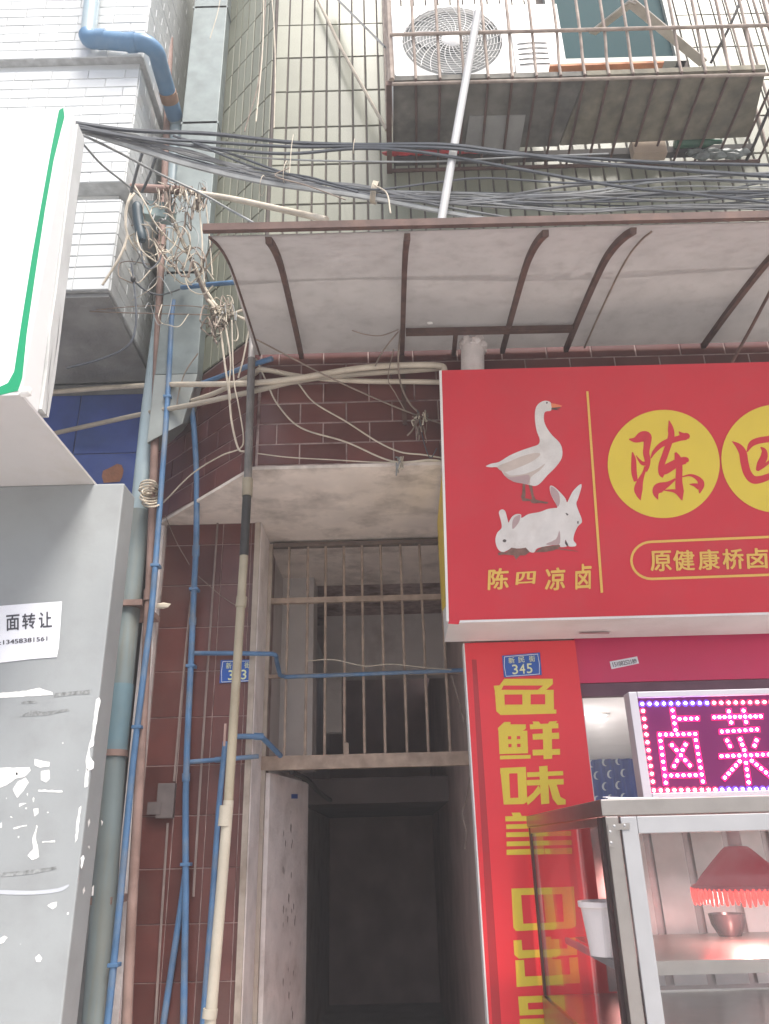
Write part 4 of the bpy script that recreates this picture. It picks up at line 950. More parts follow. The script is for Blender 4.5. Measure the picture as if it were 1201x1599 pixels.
p = e3 + (e4 - e3) * .55; G().tube([p, p + (e4 - e3).normalized() * .07], .061, 18).build('coupling', mat('rusty_band', (.30, .18, .12), .7, .2, 20), pl, smooth=True)
G().tube(spline([e4 - Vector((0, .03, 0)), e4 + Vector((0, .04, -.02)), e4 + Vector((0, .06, -.12)), Vector((-1.375, 4.08, 5.2)), Vector((-1.375, 4.08, 4.72))], 5), .05, 18).build('upper_drop', M_PALEBLUE, pl, smooth=True)
ld_ = thing('lower_drain_pipe', 'thick grey green drain pipe running down behind the grey column', 'drain pipe', (-1.36, 4.08, 0))
G().tube([Vector((-1.375, 4.08, 4.74)), Vector((-1.38, 4.06, 4.0)), Vector((-1.375, 4.05, 3.3))], .05, 18).build('upper_length', M_PALEBLUE, ld_, smooth=True)
xb = at(150, 1590, Y=3.98).x
G().tube([Vector((-1.375, 4.05, 3.32)), Vector((-1.352, 4.0, 2.0)), Vector((xb, 3.98, .86)), Vector((xb + .01, 3.98, 0))], .057, 20).build('lower_length', M_DRAIN, ld_, smooth=True)
zz = at(190, 1165, Y=4.0).z
G().tube([Vector((-1.352, 4.0, zz - .02)), Vector((-1.352, 4.0, zz + .30))], .0605, 20).build('blue_sleeve', mat('sleeve_blue', (.18, .29, .345), .5, .15, 5, dirt=(.25, .28, .25), dirt_amt=.5), ld_, smooth=True)
G().tube([Vector((-1.352, 4.0, zz - .05)), Vector((-1.352, 4.0, zz - .02))], .066, 20).build('rusty_collar', M_RUSTP, ld_, smooth=True)

for zz_ in (1.35, 2.75):
    G().box(Vector((-1.352 - .075, 3.95, zz_)), Vector((-1.352 + .075, 4.30, zz_ + .03))).build('wall_bracket', M_RUSTP, ld_)
rp = trace([(196, 1640, 3.95), (206, 1420, 3.96), (220, 1180, 3.97), (233, 930, 3.98), (241, 720, 3.99), (246, 540, 4.0), (256, 300, 4.02), (266, 60, 4.05)], 3)
pipe('rusty_pipe', rp, .023, M_RUSTP, 'long thin rusty brown pipe running full height beside the grey column', 'pipe', joints=((9, .03), (17, .02)))
bl1 = trace([(163, 1640, 3.92), (172, 1560, 3.92), (190, 1380, 3.92), (208, 1190, 3.93), (226, 1040, 3.93), (238, 940, 3.93), (252, 760, 3.94), (262, 620, 3.94), (268, 500, 3.95), (272, 470, 3.96)], 3)
t_bl1 = pipe('blue_water_pipe', bl1, .0155, M_BLUEP, 'leftmost long blue water pipe, close beside the rusty brown pipe', 'water pipe', 'blue water pipes')
bl2 = trace([(294, 606, 4.05), (302, 660, 4.04), (307, 740, 4.04), (307, 810, 4.05), (306, 860, 4.12), (303, 920, 4.22), (301, 970, 4.28), (298, 1040, 4.29), (293, 1150, 4.29), (290, 1250, 4.29), (290, 1400, 4.28), (288, 1520, 4.28), (286, 1640, 4.28)], 3)
t_bl2 = pipe('blue_water_pipe', bl2, .0165, M_BLUEP, 'blue water pipe down the middle of the maroon pier', 'water pipe', 'blue water pipes', joints=((12, .03), (18, .02), (26, .02)))
bl3 = trace([(290, 1360, 4.305), (282, 1420, 4.305), (270, 1500, 4.305), (255, 1600, 4.305), (250, 1640, 4.305)], 3)
pipe('blue_water_pipe', bl3, .0155, M_BLUEP, 'blue water pipe branching left and down from the one on the maroon pier', 'water pipe', 'blue water pipes')
bl4 = trace([(352, 1158, 4.27), (342, 1260, 4.27), (332, 1400, 4.27), (322, 1530, 4.27), (314, 1640, 4.27)], 3)
pipe('blue_water_pipe', bl4, .0145, M_BLUEP, 'blue water pipe half hidden behind the lower cream pole', 'water pipe', 'blue water pipes')
bl5 = [at(300, 1020, Y=4.30), at(360, 1020, Y=4.30), at(425, 1021, Y=4.30)] + spline([at(425, 1021, Y=4.30), at(431, 1024, Y=4.31), at(432, 1032, Y=4.40), at(437, 1054, Y=4.62)], 4)[1:] + [at(445, 1057, Y=4.655), at(560, 1053, Y=4.655), at(735, 1046, Y=4.655)]
pipe('blue_water_pipe', bl5, .0125, M_BLUEP, 'blue water pipe crossing the pier below the canopy and along the grille rail', 'water pipe', 'blue water pipes')
bl6 = [at(294, 1190, Y=4.30), at(345, 1186, Y=4.30), at(404, 1181, Y=4.30)]
pipe('blue_water_pipe', bl6, .012, M_BLUEP, 'short horizontal blue water pipe low on the maroon pier', 'water pipe', 'blue water pipes', joints=((1, .03),))
bl7 = [at(366, 1150, Y=4.30), at(404, 1150, Y=4.30), at(410, 1152, Y=4.33), at(438, 1180, Y=4.62)]
pipe('blue_water_pipe', bl7, .0145, M_BLUEP, 'short blue water pipe bending into the doorway at the grille bottom', 'water pipe', 'blue water pipes', joints=((1, .025),))
bl8 = [at(284, 449, Y=3.92), at(330, 444, Y=3.8), at(380, 440, Y=3.72)]
pipe('blue_water_pipe', bl8, .0145, M_BLUEP, 'short level blue water pipe at the tangle of wires by the awning end', 'water pipe', 'blue water pipes')
bl9 = [at(296, 606, Y=4.02), at(340, 590, Y=3.86), at(392, 570, Y=3.62), at(425, 560, Y=3.56)]
pipe('blue_water_pipe', bl9, .0145, M_BLUEP, 'blue water pipe slanting up to the awning end above the cream conduits', 'water pipe', 'blue water pipes')
for tpar, path, idx, r in ((t_bl1, bl1, (4, 10, 16, 21), .0155), (t_bl2, bl2, (15, 21, 29), .0165)):
    for i in idx:
        p = path[min(i, len(path) - 2)]
        G().box(p - Vector((r * 1.5, r * 1.12, .008)), p + Vector((r * 1.5, r * 2.6, .008))).build('pipe_clip', M_BLUEP, tpar, bevel=.003)
# grey thin strips on the pier
for q, lab in (([(297, 945, 4.338), (284, 1080, 4.338), (272, 1220, 4.338)], 'thin grey conduit on the left of the maroon pier'), ([(340, 815, 4.338), (330, 960, 4.338), (318, 1140, 4.338), (302, 1400, 4.338)], 'thin grey conduit in the middle of the maroon pier')):
    tag(G().tube(trace(q, 2), .007, 6).build('thin_conduit', mat('dusty_conduit', (.26, .20, .18), .8, .2, 9), smooth=True), lab, 'conduit', 'thin conduits on the pier')
sb = thing('switch_box', 'old dark grey switch box on the lower maroon pier', 'box', at(262, 1250, Y=4.33))
c = at(258, 1250, Y=4.31); G().box(c - Vector((.045, .0, .085)), c + Vector((.045, .036, .085))).build('case', mat('switch_grey', (.14, .115, .11), .7, .2, 12), sb, bevel=.004)
c = at(240, 1262, Y=4.30); G().box(c - Vector((.035, -.005, .03)), c + Vector((.035, .033, .03))).build('side_knob', MATS['switch_grey'], sb)
pipe('thin_conduit', trace([(262, 1285, 4.33), (252, 1440, 4.33), (240, 1640, 4.33)], 2), .007, MATS['dusty_conduit'], 'thin grey conduit running down from the switch box', 'conduit', 'thin conduits on the pier', n=6)

# cream pole of several lengths
po = thing('cream_pole', 'tall aged cream plastic pipe standing in front of the maroon pier', 'pole', at(325, 1640, Y=3.56))
pa = [at(395, 470, Y=3.56), at(393, 600, Y=3.56), at(389, 745, Y=3.56)]
G().tube([at(396, 500, Y=3.56), at(393, 560, Y=3.56)], .0185, 14).build('upper_length', mat('pale_pole', (.50, .47, .44), .6, .15, 8), po, smooth=True)
G().tube([at(393, 560, Y=3.56), at(387, 750, Y=3.56)], .0205, 14).build('upper_length', mat('dark_pole', (.15, .14, .13), .6, .25, 8, dirt=(.30, .27, .24), dirt_amt=.5, dirt_scale=4), po, smooth=True)
G().tube([at(387, 748, Y=3.56), at(386, 775, Y=3.56)], .0265, 14).build('coupling', M_POLE, po, smooth=True)
G().tube([at(386, 770, Y=3.56), at(381, 868, Y=3.56)], .022, 14).build('black_wrap', M_BLACK, po, smooth=True)
G().tube([at(381.5, 862, Y=3.56), at(371, 1030, Y=3.56), at(357, 1250, Y=3.56)], .0205, 14).build('middle_length', M_POLE, po, smooth=True)
G().tube([at(378, 932, Y=3.56), at(376, 948, Y=3.56)], .0255, 14).build('coupling', M_POLE, po, smooth=True)
G().tube([at(357, 1250, Y=3.56), at(345, 1400, Y=3.56), at(324, 1650, Y=3.56)], .0225, 14).build('lower_length', mat('pale_cream_pole', (.42, .38, .31), .5, .12, 6, dirt=(.32, .27, .20), dirt_amt=.5, dirt_scale=4), po, smooth=True)
G().tube([at(354, 1258, Y=3.56), at(351, 1290, Y=3.56)], .029, 14).build('coupling', MATS['pale_cream_pole'], po, smooth=True)
G().tube([at(329, 1575, Y=3.56), at(327, 1590, Y=3.56)], .029, 14).build('coupling', MATS['pale_cream_pole'], po, smooth=True)
g = G()
g.tube([at(352, 1130, Y=3.545), at(350, 1165, Y=3.545)], .006, 6); g.build('hook', M_RUSTP, po)

# cream conduits across
def conduit(q, r, lab, m=M_CREAMP): return pipe('cream_conduit', trace(q, 4), r, m, lab, 'conduit', 'cream conduits', n=10)
conduit([(60, 614, 4.42), (160, 606, 4.35), (250, 601, 4.0), (330, 600, 3.75), (400, 598, 3.60), (470, 590, 3.57), (560, 575, 3.55), (640, 570, 3.55), (686, 571, 3.55), (694, 577, 3.55), (694, 592, 3.56)], .016, 'long cream conduit running level from the blue wall to the red sign')
conduit([(70, 680, 4.44), (160, 660, 4.3), (235, 644, 4.02), (310, 630, 3.82), (400, 610, 3.62), (470, 594, 3.60), (560, 584, 3.585), (650, 578, 3.585), (690, 575, 3.585)], .015, 'cream conduit slanting up from the blue tiled wall past the pole', mat('dark_cream_conduit', (.42, .37, .30), .6, .15, 8, dirt=(.24, .18, .13), dirt_amt=.6))
conduit([(300, 626, 3.97), (340, 612, 3.85), (395, 585, 3.66), (410, 577, 3.60), (470, 588, 3.61), (560, 595, 3.62), (640, 596, 3.62), (690, 597, 3.62)], .014, 'lowest cream conduit bending at the pole and running level to the sign')
# beam of pipe with tangle, running on behind the awning
pipe('steel_service_pipe', [at(112, 294, Y=3.70), at(200, 293, Y=3.70), at(300, 298, Y=3.66)], .026, M_RUSTP, 'thick dusty steel pipe in the shadow of the white bay carrying the wires')
pipe('service_conduit', trace([(296, 300, 3.66), (360, 310, 3.5), (430, 325, 3.3), (510, 343, 3.1)], 4), .017, M_CREAMP, 'cream conduit slanting down behind the awning front edge', 'conduit')

# ================================================================== CABLES
cb = thing('cable_bundle', 'thick bundle of black cables strung from the lightbox to above the awning', 'cable bundle', at(118, 200, Y=2.75))
def cable(q, r, m, parent=cb, name='cable', k=6): return G().tube(trace(q, k), r, 6).build(name, m, parent, smooth=True)
rn = random.Random(5)
fan = [(1205, 262), (1205, 272), (1205, 284), (1205, 292), (1205, 300), (1205, 306), (1205, 312), (1205, 318), (1205, 324), (1205, 330), (1205, 288), (1205, 296)]
for i in range(20):
    w = rn.uniform(-1, 1); w2 = rn.uniform(-1, 1)
    e = fan[i % len(fan)]
    if i % 3 == 0:
        q = [(114, 198 + i * .3, 2.75), (200, 222 + w * 9, 2.85), (300, 252 + w * 10, 2.95), (420, 280 + w * 9, 3.02), (560, 300 + w * 9, 3.06), (680, 325 + w * 6, 3.05), (800, 346 + w * 6, 2.96)]
    else:
        q = [(114, 197 + i * .3, 2.75), (200, 218 + w * 11, 2.85), (300, 246 + w2 * 11, 2.95), (420, 275 + w * 10, 3.02), (560, 297 + w2 * 9, 3.06), (700, 312 + w * 12, 3.05), (880, (310 + e[1]) / 2 + 6 + w2 * 9, 3.05), (1050, e[1] + w * 9 + 3, 3.05), (1215, e[1] + w2 * 4, 3.05)]
    cable(q, rn.choice((.0042, .005, .006, .0078)), rn.choice((M_CABLE, M_CABLEM, M_CABLEG, M_CABLEM)))
for i, q in enumerate(([(116, 192, 2.72), (210, 204, 2.84), (330, 209, 2.95), (450, 222, 3.0), (560, 226, 3.0), (690, 226, 2.93), (780, 236, 2.95), (900, 252, 3.0), (1040, 264, 3.0), (1215, 276, 3.0)],
                       [(116, 195, 2.72), (210, 214, 2.84), (330, 222, 2.95), (450, 229, 3.0), (560, 229, 3.0), (690, 231, 2.93), (780, 240, 2.95), (900, 246, 3.0), (1040, 254, 3.0), (1215, 258, 3.0)],
                       [(116, 199, 2.72), (240, 220, 2.86), (350, 233, 2.95), (450, 240, 3.0), (560, 232, 3.0), (660, 238, 2.94), (800, 262, 2.98), (960, 290, 3.0), (1100, 305, 3.0), (1215, 318, 3.0)],
                       [(240, 214, 2.88), (330, 236, 2.96), (430, 248, 3.02), (560, 252, 3.0), (680, 252, 2.97), (800, 246, 3.0), (950, 240, 3.02)],
                       [(300, 222, 2.9), (400, 262, 2.98), (480, 276, 3.0), (570, 296, 3.0), (680, 285, 3.0), (760, 278, 3.0), (900, 286, 3.0), (1050, 280, 3.0), (1215, 284, 3.0)],
                       [(270, 212, 2.9), (360, 240, 2.98), (450, 272, 3.0), (560, 300, 3.0)])):
    cable(q, (.011, .009, .009, .005, .006, .007)[i], M_CABLE if i != 3 else M_CABLEG)
for i in range(7):
    y0 = 300 + i * 3 + rn.uniform(-3, 3)
    cable([(590, y0, 3.1), (720, y0 + rn.uniform(-8, 6), 3.1), (900, 300 + i * 4 + rn.uniform(-6, 6), 3.1), (1060, 300 + i * 4 + rn.uniform(-8, 6), 3.1), (1215, 282 + i * 7, 3.1)], .0045, M_CABLEG if i % 2 else M_CABLE)
# ties
def ring(cx_, cy_, Y, rx, rz, r, m, parent, name='tie'):
    c = at(cx_, cy_, Y=Y); pts = [c + Vector((rx * .25 * math.sin(t), -rx * math.cos(t), rz * math.sin(t))) for t in [2 * math.pi * j / 18 for j in range(19)]]
    return G().tube(pts, r, 5).build(name, m, parent)
for k in range(4): ring(582 + k * 2.2, 300 + k * .5, 3.06, .05, .055, .0035, M_WIREC, cb)
cable([(586, 290, 3.0), (604, 302, 2.99), (610, 333, 2.98)], .004, M_WIREC, name='tie_tail')
ring(553, 228, 3.0, .02, .045, .002, M_WIREC, cb); ring(410, 290, 3.02, .045, .05, .002, M_WIREC, cb); ring(446, 268, 3.0, .04, .06, .002, M_WIREC, cb)
cable([(452, 262, 3.0), (430, 275, 2.98), (480, 290, 2.98), (540, 312, 2.98)], .003, M_WIREB, name='tie_tail')
cable([(458, 210, 2.99), (455, 232, 2.98), (452, 270, 2.98)], .002, M_WIREC, name='tie_tail')

def loose(q, r, m, lab, k=7, name='loose_cable', group='loose cables'): return tag(G().tube(trace(q, k), r, 6).build(name, m, smooth=True), lab, 'cable', group)
loose([(116, 205, 2.7), (180, 235, 2.9), (250, 272, 3.1), (310, 300, 3.2), (360, 328, 3.15), (396, 348, 3.0)], .0065, M_CABLEG, 'dark grey cable sagging diagonally from the lightbox to the awning corner')
loose([(130, 225, 2.9), (160, 258, 3.1), (200, 290, 3.4), (232, 318, 3.6)], .006, M_CABLEG, 'grey cable slanting from the lightbox corner to the wire tangle')
loose([(222, 240, 3.0), (215, 262, 3.2), (205, 300, 3.45)], .008, M_CABLE, 'short dark cable hanging from the bundle left of the pair')
loose([(243, 246, 3.0), (235, 270, 3.2), (222, 300, 3.45)], .008, M_CABLE, 'short dark cable hanging from the bundle right of the pair')
loose([(205, 412, 3.5), (207, 424, 3.5), (209, 440, 3.5), (212, 470, 3.5), (212, 510, 3.5), (200, 540, 3.5), (160, 560, 3.55), (105, 575, 3.65)], .006, M_CABLE, 'black cable looping down below the grey bay underside')
loose([(211, 440, 3.5), (225, 452, 3.55), (245, 460, 3.6), (262, 458, 3.7), (280, 452, 3.8)], .005, M_CABLE, 'black cable running right from the small black connector to the blue pipe')
tag(G().ball(at(208, 436, Y=3.495), .018, 2, (.8, .8, 1.2)).build('cable_connector', M_BLACK, smooth=True), 'small black connector on the cable by the white bay corner', 'connector')
loose([(424, -10, 3.55), (428, 40, 3.55), (430, 110, 3.55), (428, 200, 3.55)], .004, M_WIREC, 'pale cord hanging at the green wall corner')
loose([(412, -10, 3.45), (410, 80, 3.45), (400, 190, 3.4)], .004, M_WIREC, 'pale cord hanging just left of the green wall corner')
loose([(416, -10, 3.5), (405, 120, 3.5), (382, 205, 3.5)], .004, M_WIREB, 'brown cord hanging across the green side tiles')
loose([(345, -10, 3.7), (340, 20, 3.7), (328, 60, 3.7)], .003, M_WIREC, 'thin pale thread on the metal duct')
# wires over the maroon band
Yb = 3.60
loose([(400, 560, 3.6), (418, 600, Yb), (434, 632, Yb), (470, 668, Yb), (540, 690, Yb), (612, 720, Yb), (670, 718, Yb), (690, 720, 3.62)], .0045, M_WIREC, 'lower cream cable sagging across the maroon bricks to the sign')
loose([(432, 578, 3.55), (462, 595, Yb), (490, 628, Yb), (540, 658, Yb), (590, 690, Yb), (626, 706, Yb), (660, 710, Yb), (690, 715, 3.62)], .0045, M_WIREC, 'upper cream cable sagging across the maroon bricks to the sign')
loose([(400, 530, 3.45), (450, 556, 3.5), (520, 592, 3.54), (600, 628, Yb), (650, 648, Yb), (690, 662, 3.62)], .0045, M_WIREB, 'brown cable slanting straight across the maroon bricks to the sign')
loose([(402, 708, Yb), (450, 714, Yb), (520, 718, Yb), (600, 722, Yb), (690, 720, 3.62)], .003, M_WIREC, 'thin wire along the bottom edge of the maroon bricks')
loose([(627, 500, 3.4), (622, 560, 3.5), (626, 600, 3.55), (640, 630, 3.57), (655, 648, 3.58), (645, 670, 3.57), (636, 680, 3.57)], .005, M_WIREB, 'brown cable dangling below the second awning rib')
loose([(622, 515, 3.3), (595, 524, 3.25), (570, 522, 3.2), (550, 516, 3.2)], .003, M_WIREB, 'thin bare wire sticking left under the awning')
loose([(622, 518, 3.3), (604, 540, 3.4), (592, 558, 3.5), (586, 572, 3.52)], .004, M_WIREB, 'frayed wire end hanging to the cream conduits')
loose([(615, 545, 3.5), (606, 590, 3.52), (618, 615, 3.55), (632, 640, 3.57)], .003, M_WIREB, 'thin brown wire dangling in front of the maroon bricks')
loose([(652, 640, 3.57), (662, 690, 3.6), (672, 715, 3.6), (682, 700, 3.58)], .003, M_CABLE, 'dark thin wire drooping beside the yellow sign edge')
loose([(480, 1032, 4.62), (520, 1030, 4.62), (570, 1040, 4.62), (610, 1037, 4.62), (660, 1042, 4.62), (705, 1046, 4.62)], .003, M_WIREC, 'thin pale wire threaded through the transom grille bars')
loose([(705, 1055, 4.5), (718, 1100, 4.5), (726, 1130, 4.5), (738, 1160, 4.5)], .004, M_WIREB, 'thin wire drooping at the right of the grille')
loose([(735, 1205, 4.5), (728, 1250, 4.5), (722, 1270, 4.5), (728, 1300, 4.5), (726, 1325, 4.5)], .003, M_WIREB, 'thin reddish wire hanging inside the doorway right edge')
loose([(455, 1205, 4.8), (480, 1218, 5.2), (500, 1238, 5.7), (516, 1250, 6.2)], .016, M_BLACK, 'thick black cable along the top of the open door')
loose([(255, 785, 4.0), (300, 740, 3.9), (345, 712, 3.75), (375, 700, 3.66), (380, 680, 3.62), (372, 630, 3.6), (365, 590, 3.58), (362, 500, 3.55)], .004, M_WIREC, 'pale wire rising from the duct foot and turning up beside the pole')
loose([(342, 492, 3.6), (350, 560, 3.6), (357, 610, 3.62), (362, 660, 3.65), (372, 700, 3.66), (382, 705, 3.64)], .006, M_WIREC, 'thick pale cable hanging down left of the cream pole')
loose([(350, 495, 3.58), (360, 560, 3.58), (358, 600, 3.6), (360, 625, 3.62)], .005, M_WIREC, 'short pale cable hanging from the lower wire tangle')
loose([(150, 484, 3.7), (220, 478, 3.72), (300, 478, 3.75), (340, 486, 3.7)], .003, M_WIREB, 'upper thin wire stretched level below the grey bay')
loose([(140, 486, 3.7), (180, 488, 3.72), (260, 490, 3.75), (345, 492, 3.65)], .004, M_WIREB, 'lower thin wire stretched level below the grey bay')
loose([(309, 552, 3.9), (290, 580, 3.9), (280, 610, 3.92), (275, 640, 3.92)], .004, M_WIREB, 'frayed wire strand hanging in front of the metal duct')
loose([(258, 805, 4.05), (275, 845, 4.2), (296, 882, 4.28)], .002, M_WIREB, 'thin string at the left top of the maroon pier')
loose([(310, 900, 4.26), (345, 930, 4.2), (372, 948, 3.9)], .002, M_WIREB, 'thin string stretched from the blue pipe to the cream pole')
# knot and rope at the drain
kn = G()
for i in range(8): kn.tube([at(232 + (12 + i % 3 * 2) * math.cos(t) + i * .6, 756 + i * 4.2 + 6 * math.sin(t), Y=3.93 + .06 * math.sin(t + .4 * i) + .012 * math.sin(3 * t + i)) for t in [2 * math.pi * j / 20 for j in range(21)]], .0055, 6)
tag(kn.build('tied_rope', M_WIREC, smooth=True), 'pale rope tied round the pipes above the grey column', 'rope')
tag(G().ball(at(255, 946, Y=4.0), .035, 1, (1.1, .3, .55), .2).build('foam_scrap', M_CREAMP), 'small pale foam scrap stuck beside the rusty pipe', 'scrap')

# ---- wire tangles
def tangle(name, label, cx_, cy_, w, h, Y, n, seed, extra=()):
    t = thing(name, label, 'wire tangle', at(cx_, cy_, Y=Y)); r = random.Random(seed)
    for i in range(n):
        a = r.uniform(0, 6.28); q = []
        x, y = cx_ + r.gauss(0, w * .35), cy_ + r.gauss(0, h * .35)
        R1 = r.uniform(.25, 1) * w * .35
        for j in range(r.randint(5, 11)):
            a += r.uniform(.55, 1.0); q.append((x + R1 * math.cos(a) + r.gauss(0, 1.2), y + R1 * 1.1 * math.sin(a) + r.gauss(0, 1.2) + j * r.uniform(0, 5), Y + r.uniform(-.07, .07)))
        G().tube(trace(q, 5), r.uniform(.0022, .0048), 5).build('wire', r.choice((M_WIREC, M_WIREB, M_WIREC, M_CABLEG)), t, smooth=True)
    for q, rr, m in extra: G().tube(trace(q, 6), rr, 6).build('wire', m, t, smooth=True)
    return t
tg = [([(205, 300, 3.5), (196, 330, 3.5), (199, 365, 3.5), (212, 390, 3.55), (225, 405, 3.6)], .006, M_WIREC), ([(212, 300, 3.5), (200, 318, 3.48), (196, 350, 3.48), (198, 372, 3.5), (185, 405, 3.5), (160, 445, 3.52)], .007, M_WIREC),
      ([(210, 290, 3.5), (228, 320, 3.5), (240, 345, 3.55), (262, 372, 3.6), (290, 395, 3.65)], .005, M_WIREC), ([(232, 352, 3.5), (218, 352, 3.5), (214, 370, 3.5), (222, 392, 3.5), (248, 412, 3.55)], .005, M_WIREC),
      ([(258, 300, 3.6), (268, 340, 3.65), (282, 370, 3.7), (298, 405, 3.7), (312, 440, 3.7), (325, 470, 3.66)], .012, M_WIREB), ([(266, 330, 3.62), (285, 375, 3.66), (303, 410, 3.68), (318, 445, 3.66), (336, 475, 3.62)], .007, M_WIREC),
      ([(220, 380, 3.5), (224, 410, 3.5), (235, 420, 3.5), (248, 408, 3.55), (252, 398, 3.6)], .005, M_CABLE), ([(310, 432, 3.7), (330, 410, 3.65), (345, 390, 3.55), (352, 380, 3.5)], .007, M_WIREC), ([(308, 440, 3.7), (320, 405, 3.65), (338, 370, 3.55), (350, 360, 3.5)], .006, M_WIREB),
      ([(250, 410, 3.6), (280, 440, 3.7), (300, 445, 3.7)], .004, M_WIREC), ([(240, 372, 3.55), (262, 405, 3.62), (285, 432, 3.68)], .006, M_WIREB), ([(312, 300, 3.55), (312, 330, 3.6), (316, 380, 3.6), (314, 420, 3.62)], .005, M_WIREC), ([(322, 320, 3.55), (328, 380, 3.6), (332, 430, 3.6)], .004, M_WIREC), ([(300, 300, 3.6), (290, 330, 3.6), (288, 350, 3.6), (278, 385, 3.62), (268, 412, 3.62)], .004, M_WIREB)]
tangle('wire_tangle', 'big tangle of pale and brown wires hanging below the cable bundle at the bay corner', 252, 375, 80, 110, 3.6, 26, 21, tg)
tangle('wire_tangle', 'small knotted tangle of pale wires just left of the awning end', 345, 488, 40, 26, 3.62, 22, 22,
       [([(330, 470, 3.62), (345, 482, 3.6), (362, 490, 3.6), (385, 500, 3.58), (402, 512, 3.56)], .008, M_WIREC), ([(325, 468, 3.62), (350, 492, 3.6), (380, 484, 3.6), (400, 488, 3.58)], .008, M_WIREC), ([(395, 500, 3.5), (388, 520, 3.5), (380, 560, 3.52), (372, 590, 3.55)], .005, M_WIREC)])
tangle('wire_tangle', 'tight knot of old wires lashed to the service pipe under the cable bundle', 262, 294, 36, 14, 3.64, 14, 23)
tangle('wire_tangle', 'brown knot of wires at the end of the service pipe by the duct', 310, 300, 26, 14, 3.62, 12, 24)
tangle('wire_tangle', 'dry knot of wires by the yellow side of the red sign', 655, 650, 18, 14, 3.57, 8, 25)
tangle('wire_tangle', 'small twist of wires at the lower right of the maroon bricks', 626, 714, 12, 8, 3.59, 6, 26)
tag(G().tube(spline([at(214, 318, Y=3.52), at(216, 345, Y=3.52), at(222, 376, Y=3.52)]), [.02] + [.03] * 11 + [.02], 12).build('splice_closure', M_SPLICE, smooth=True), 'black cylindrical cable splice closure hanging in the wire tangle', 'splice closure')
c = at(246, 328, Y=3.72); g = G().hexa([c + Vector(p) for p in ((-.10, 0, -.02), (.10, 0, -.07), (.10, .07, -.07), (-.10, .07, -.02), (-.10, 0, .09), (.10, 0, .055), (.10, .07, .055), (-.10, .07, .09))])
tag(g.build('junction_box', M_TEALBOX, bevel=.006), 'grey green junction box mounted behind the big wire tangle', 'junction box')

# ================================================================== LED SIGN
LY = 3.0
LPN = Plane((0, LY, 0), (0, -1, 0))
led = thing('led_sign', 'lit pink and violet led sign standing on the glass food cabinet', 'led sign', (1.35, LY + .03, 1.685))
lx0, lx1, lz0, lz1 = at(982, 1085, Y=LY - .012).x, 2.05, 1.6845, at(995, 1080, Y=LY - .012).z
lw = at(995, 1085, Y=LY - .012).x - lx0
G().box((lx0 + lw - .002, LY + .006, lz0 + .025), (lx1, LY + .05, lz1 - .02)).build('panel', M_LEDP, led)
M_LFR = mat('led_frame', (.42, .40, .44), .4, .03, 8, metal=.2)
G().box((lx0, LY - .012, lz0), (lx0 + lw, LY + .06, lz1)).build('frame_side', M_LFR, led, bevel=.003)
G().box((lx0 + lw + .001, LY - .012, lz1 - .022), (lx1, LY + .06, lz1)).build('frame_side', M_LFR, led, bevel=.003)
G().box((lx0 + lw + .001, LY - .012, lz0), (lx1, LY + .06, lz0 + .026)).build('frame_side', M_LFR, led, bevel=.003)
LPP = Plane((0, LY + .006, 0), (0, -1, 0))
def ZL(l): return [(980 + x / 5.434, 1060 + y / 5.434) for x, y in l]
def lstroke(a, b, w):
    (x0, y0), (x1, y1) = a, b; d = Vector((x1 - x0, y1 - y0)); d.normalize(); n_ = Vector((-d.y, d.x)) * w / 2; e = d * w / 2
    return ZL([(x0 - e.x + n_.x, y0 - e.y + n_.y), (x1 + e.x + n_.x, y1 + e.y + n_.y), (x1 + e.x - n_.x, y1 + e.y - n_.y), (x0 - e.x - n_.x, y0 - e.y - n_.y)])
def lin(a, b, n_): return [(a[0] + (b[0] - a[0]) * i / (n_ - 1), a[1] + (b[1] - a[1]) * i / (n_ - 1)) for i in range(n_)]
ch1 = [((382, 268), (408, 434), 4), ((442, 340), (590, 336), 4), ((275, 474), (575, 468), 7), ((280, 526), (325, 882), 7), ((580, 520), (640, 870), 7), ((320, 820), (630, 816), 7), ((378, 562), (528, 734), 5), ((492, 558), (396, 740), 5)]
ch2 = [((736, 326), (1130, 318), 10), ((860, 276), (880, 370), 2), ((985, 270), (1006, 366), 2), ((800, 448), (1100, 430), 7), ((846, 524), (870, 570), 2), ((958, 514), (990, 604), 3), ((1095, 522), (1078, 566), 2), ((798, 656), (1200, 642), 9), ((952, 700), (826, 838), 5), ((1055, 696), (1215, 826), 5), ((990, 604), (1028, 878), 6)]
for c in (ch1, ch2):
    pr = Print(LPP, .0012)
    for a, b, n_ in c: pr.poly(lstroke(a, b, 50))
    lt = pr.build('led_letter', M_LEDSTROKE, led)
    g = G()
    seen = []
    for a, b, n_ in c:
        for d in lin(a, b, n_):
            if any(abs(d[0] - s_[0]) < 22 and abs(d[1] - s_[1]) < 22 for s_ in seen): continue
            seen.append(d); x, y = ZL([d])[0]; g.ball(LPP.on(x, y, .005), .0056, 1)
    g.build('led_dots', M_LEDR, lt, smooth=True, kind='stuff')
gr_, gb_ = G(), G()
for i in range(26):
    x, y = ZL([(126 + i * 61, 212 - i * .9)])[0]; (gb_ if i < 10 else gr_).ball(LPP.on(x, y, .005), .0056, 1)
    x, y = ZL([(225 + i * 58, 946 - i * .6)])[0]; (gb_ if 10 <= i < 20 else gr_).ball(LPP.on(x, y, .005), .0056, 1)
for d in lin((133, 272), (216, 872), 10): x, y = ZL([d])[0]; gr_.ball(LPP.on(x, y, .005), .0056, 1)
hr_, hb_ = G(), G()  # emissive discs imitate the LEDs' glow spreading on the panel
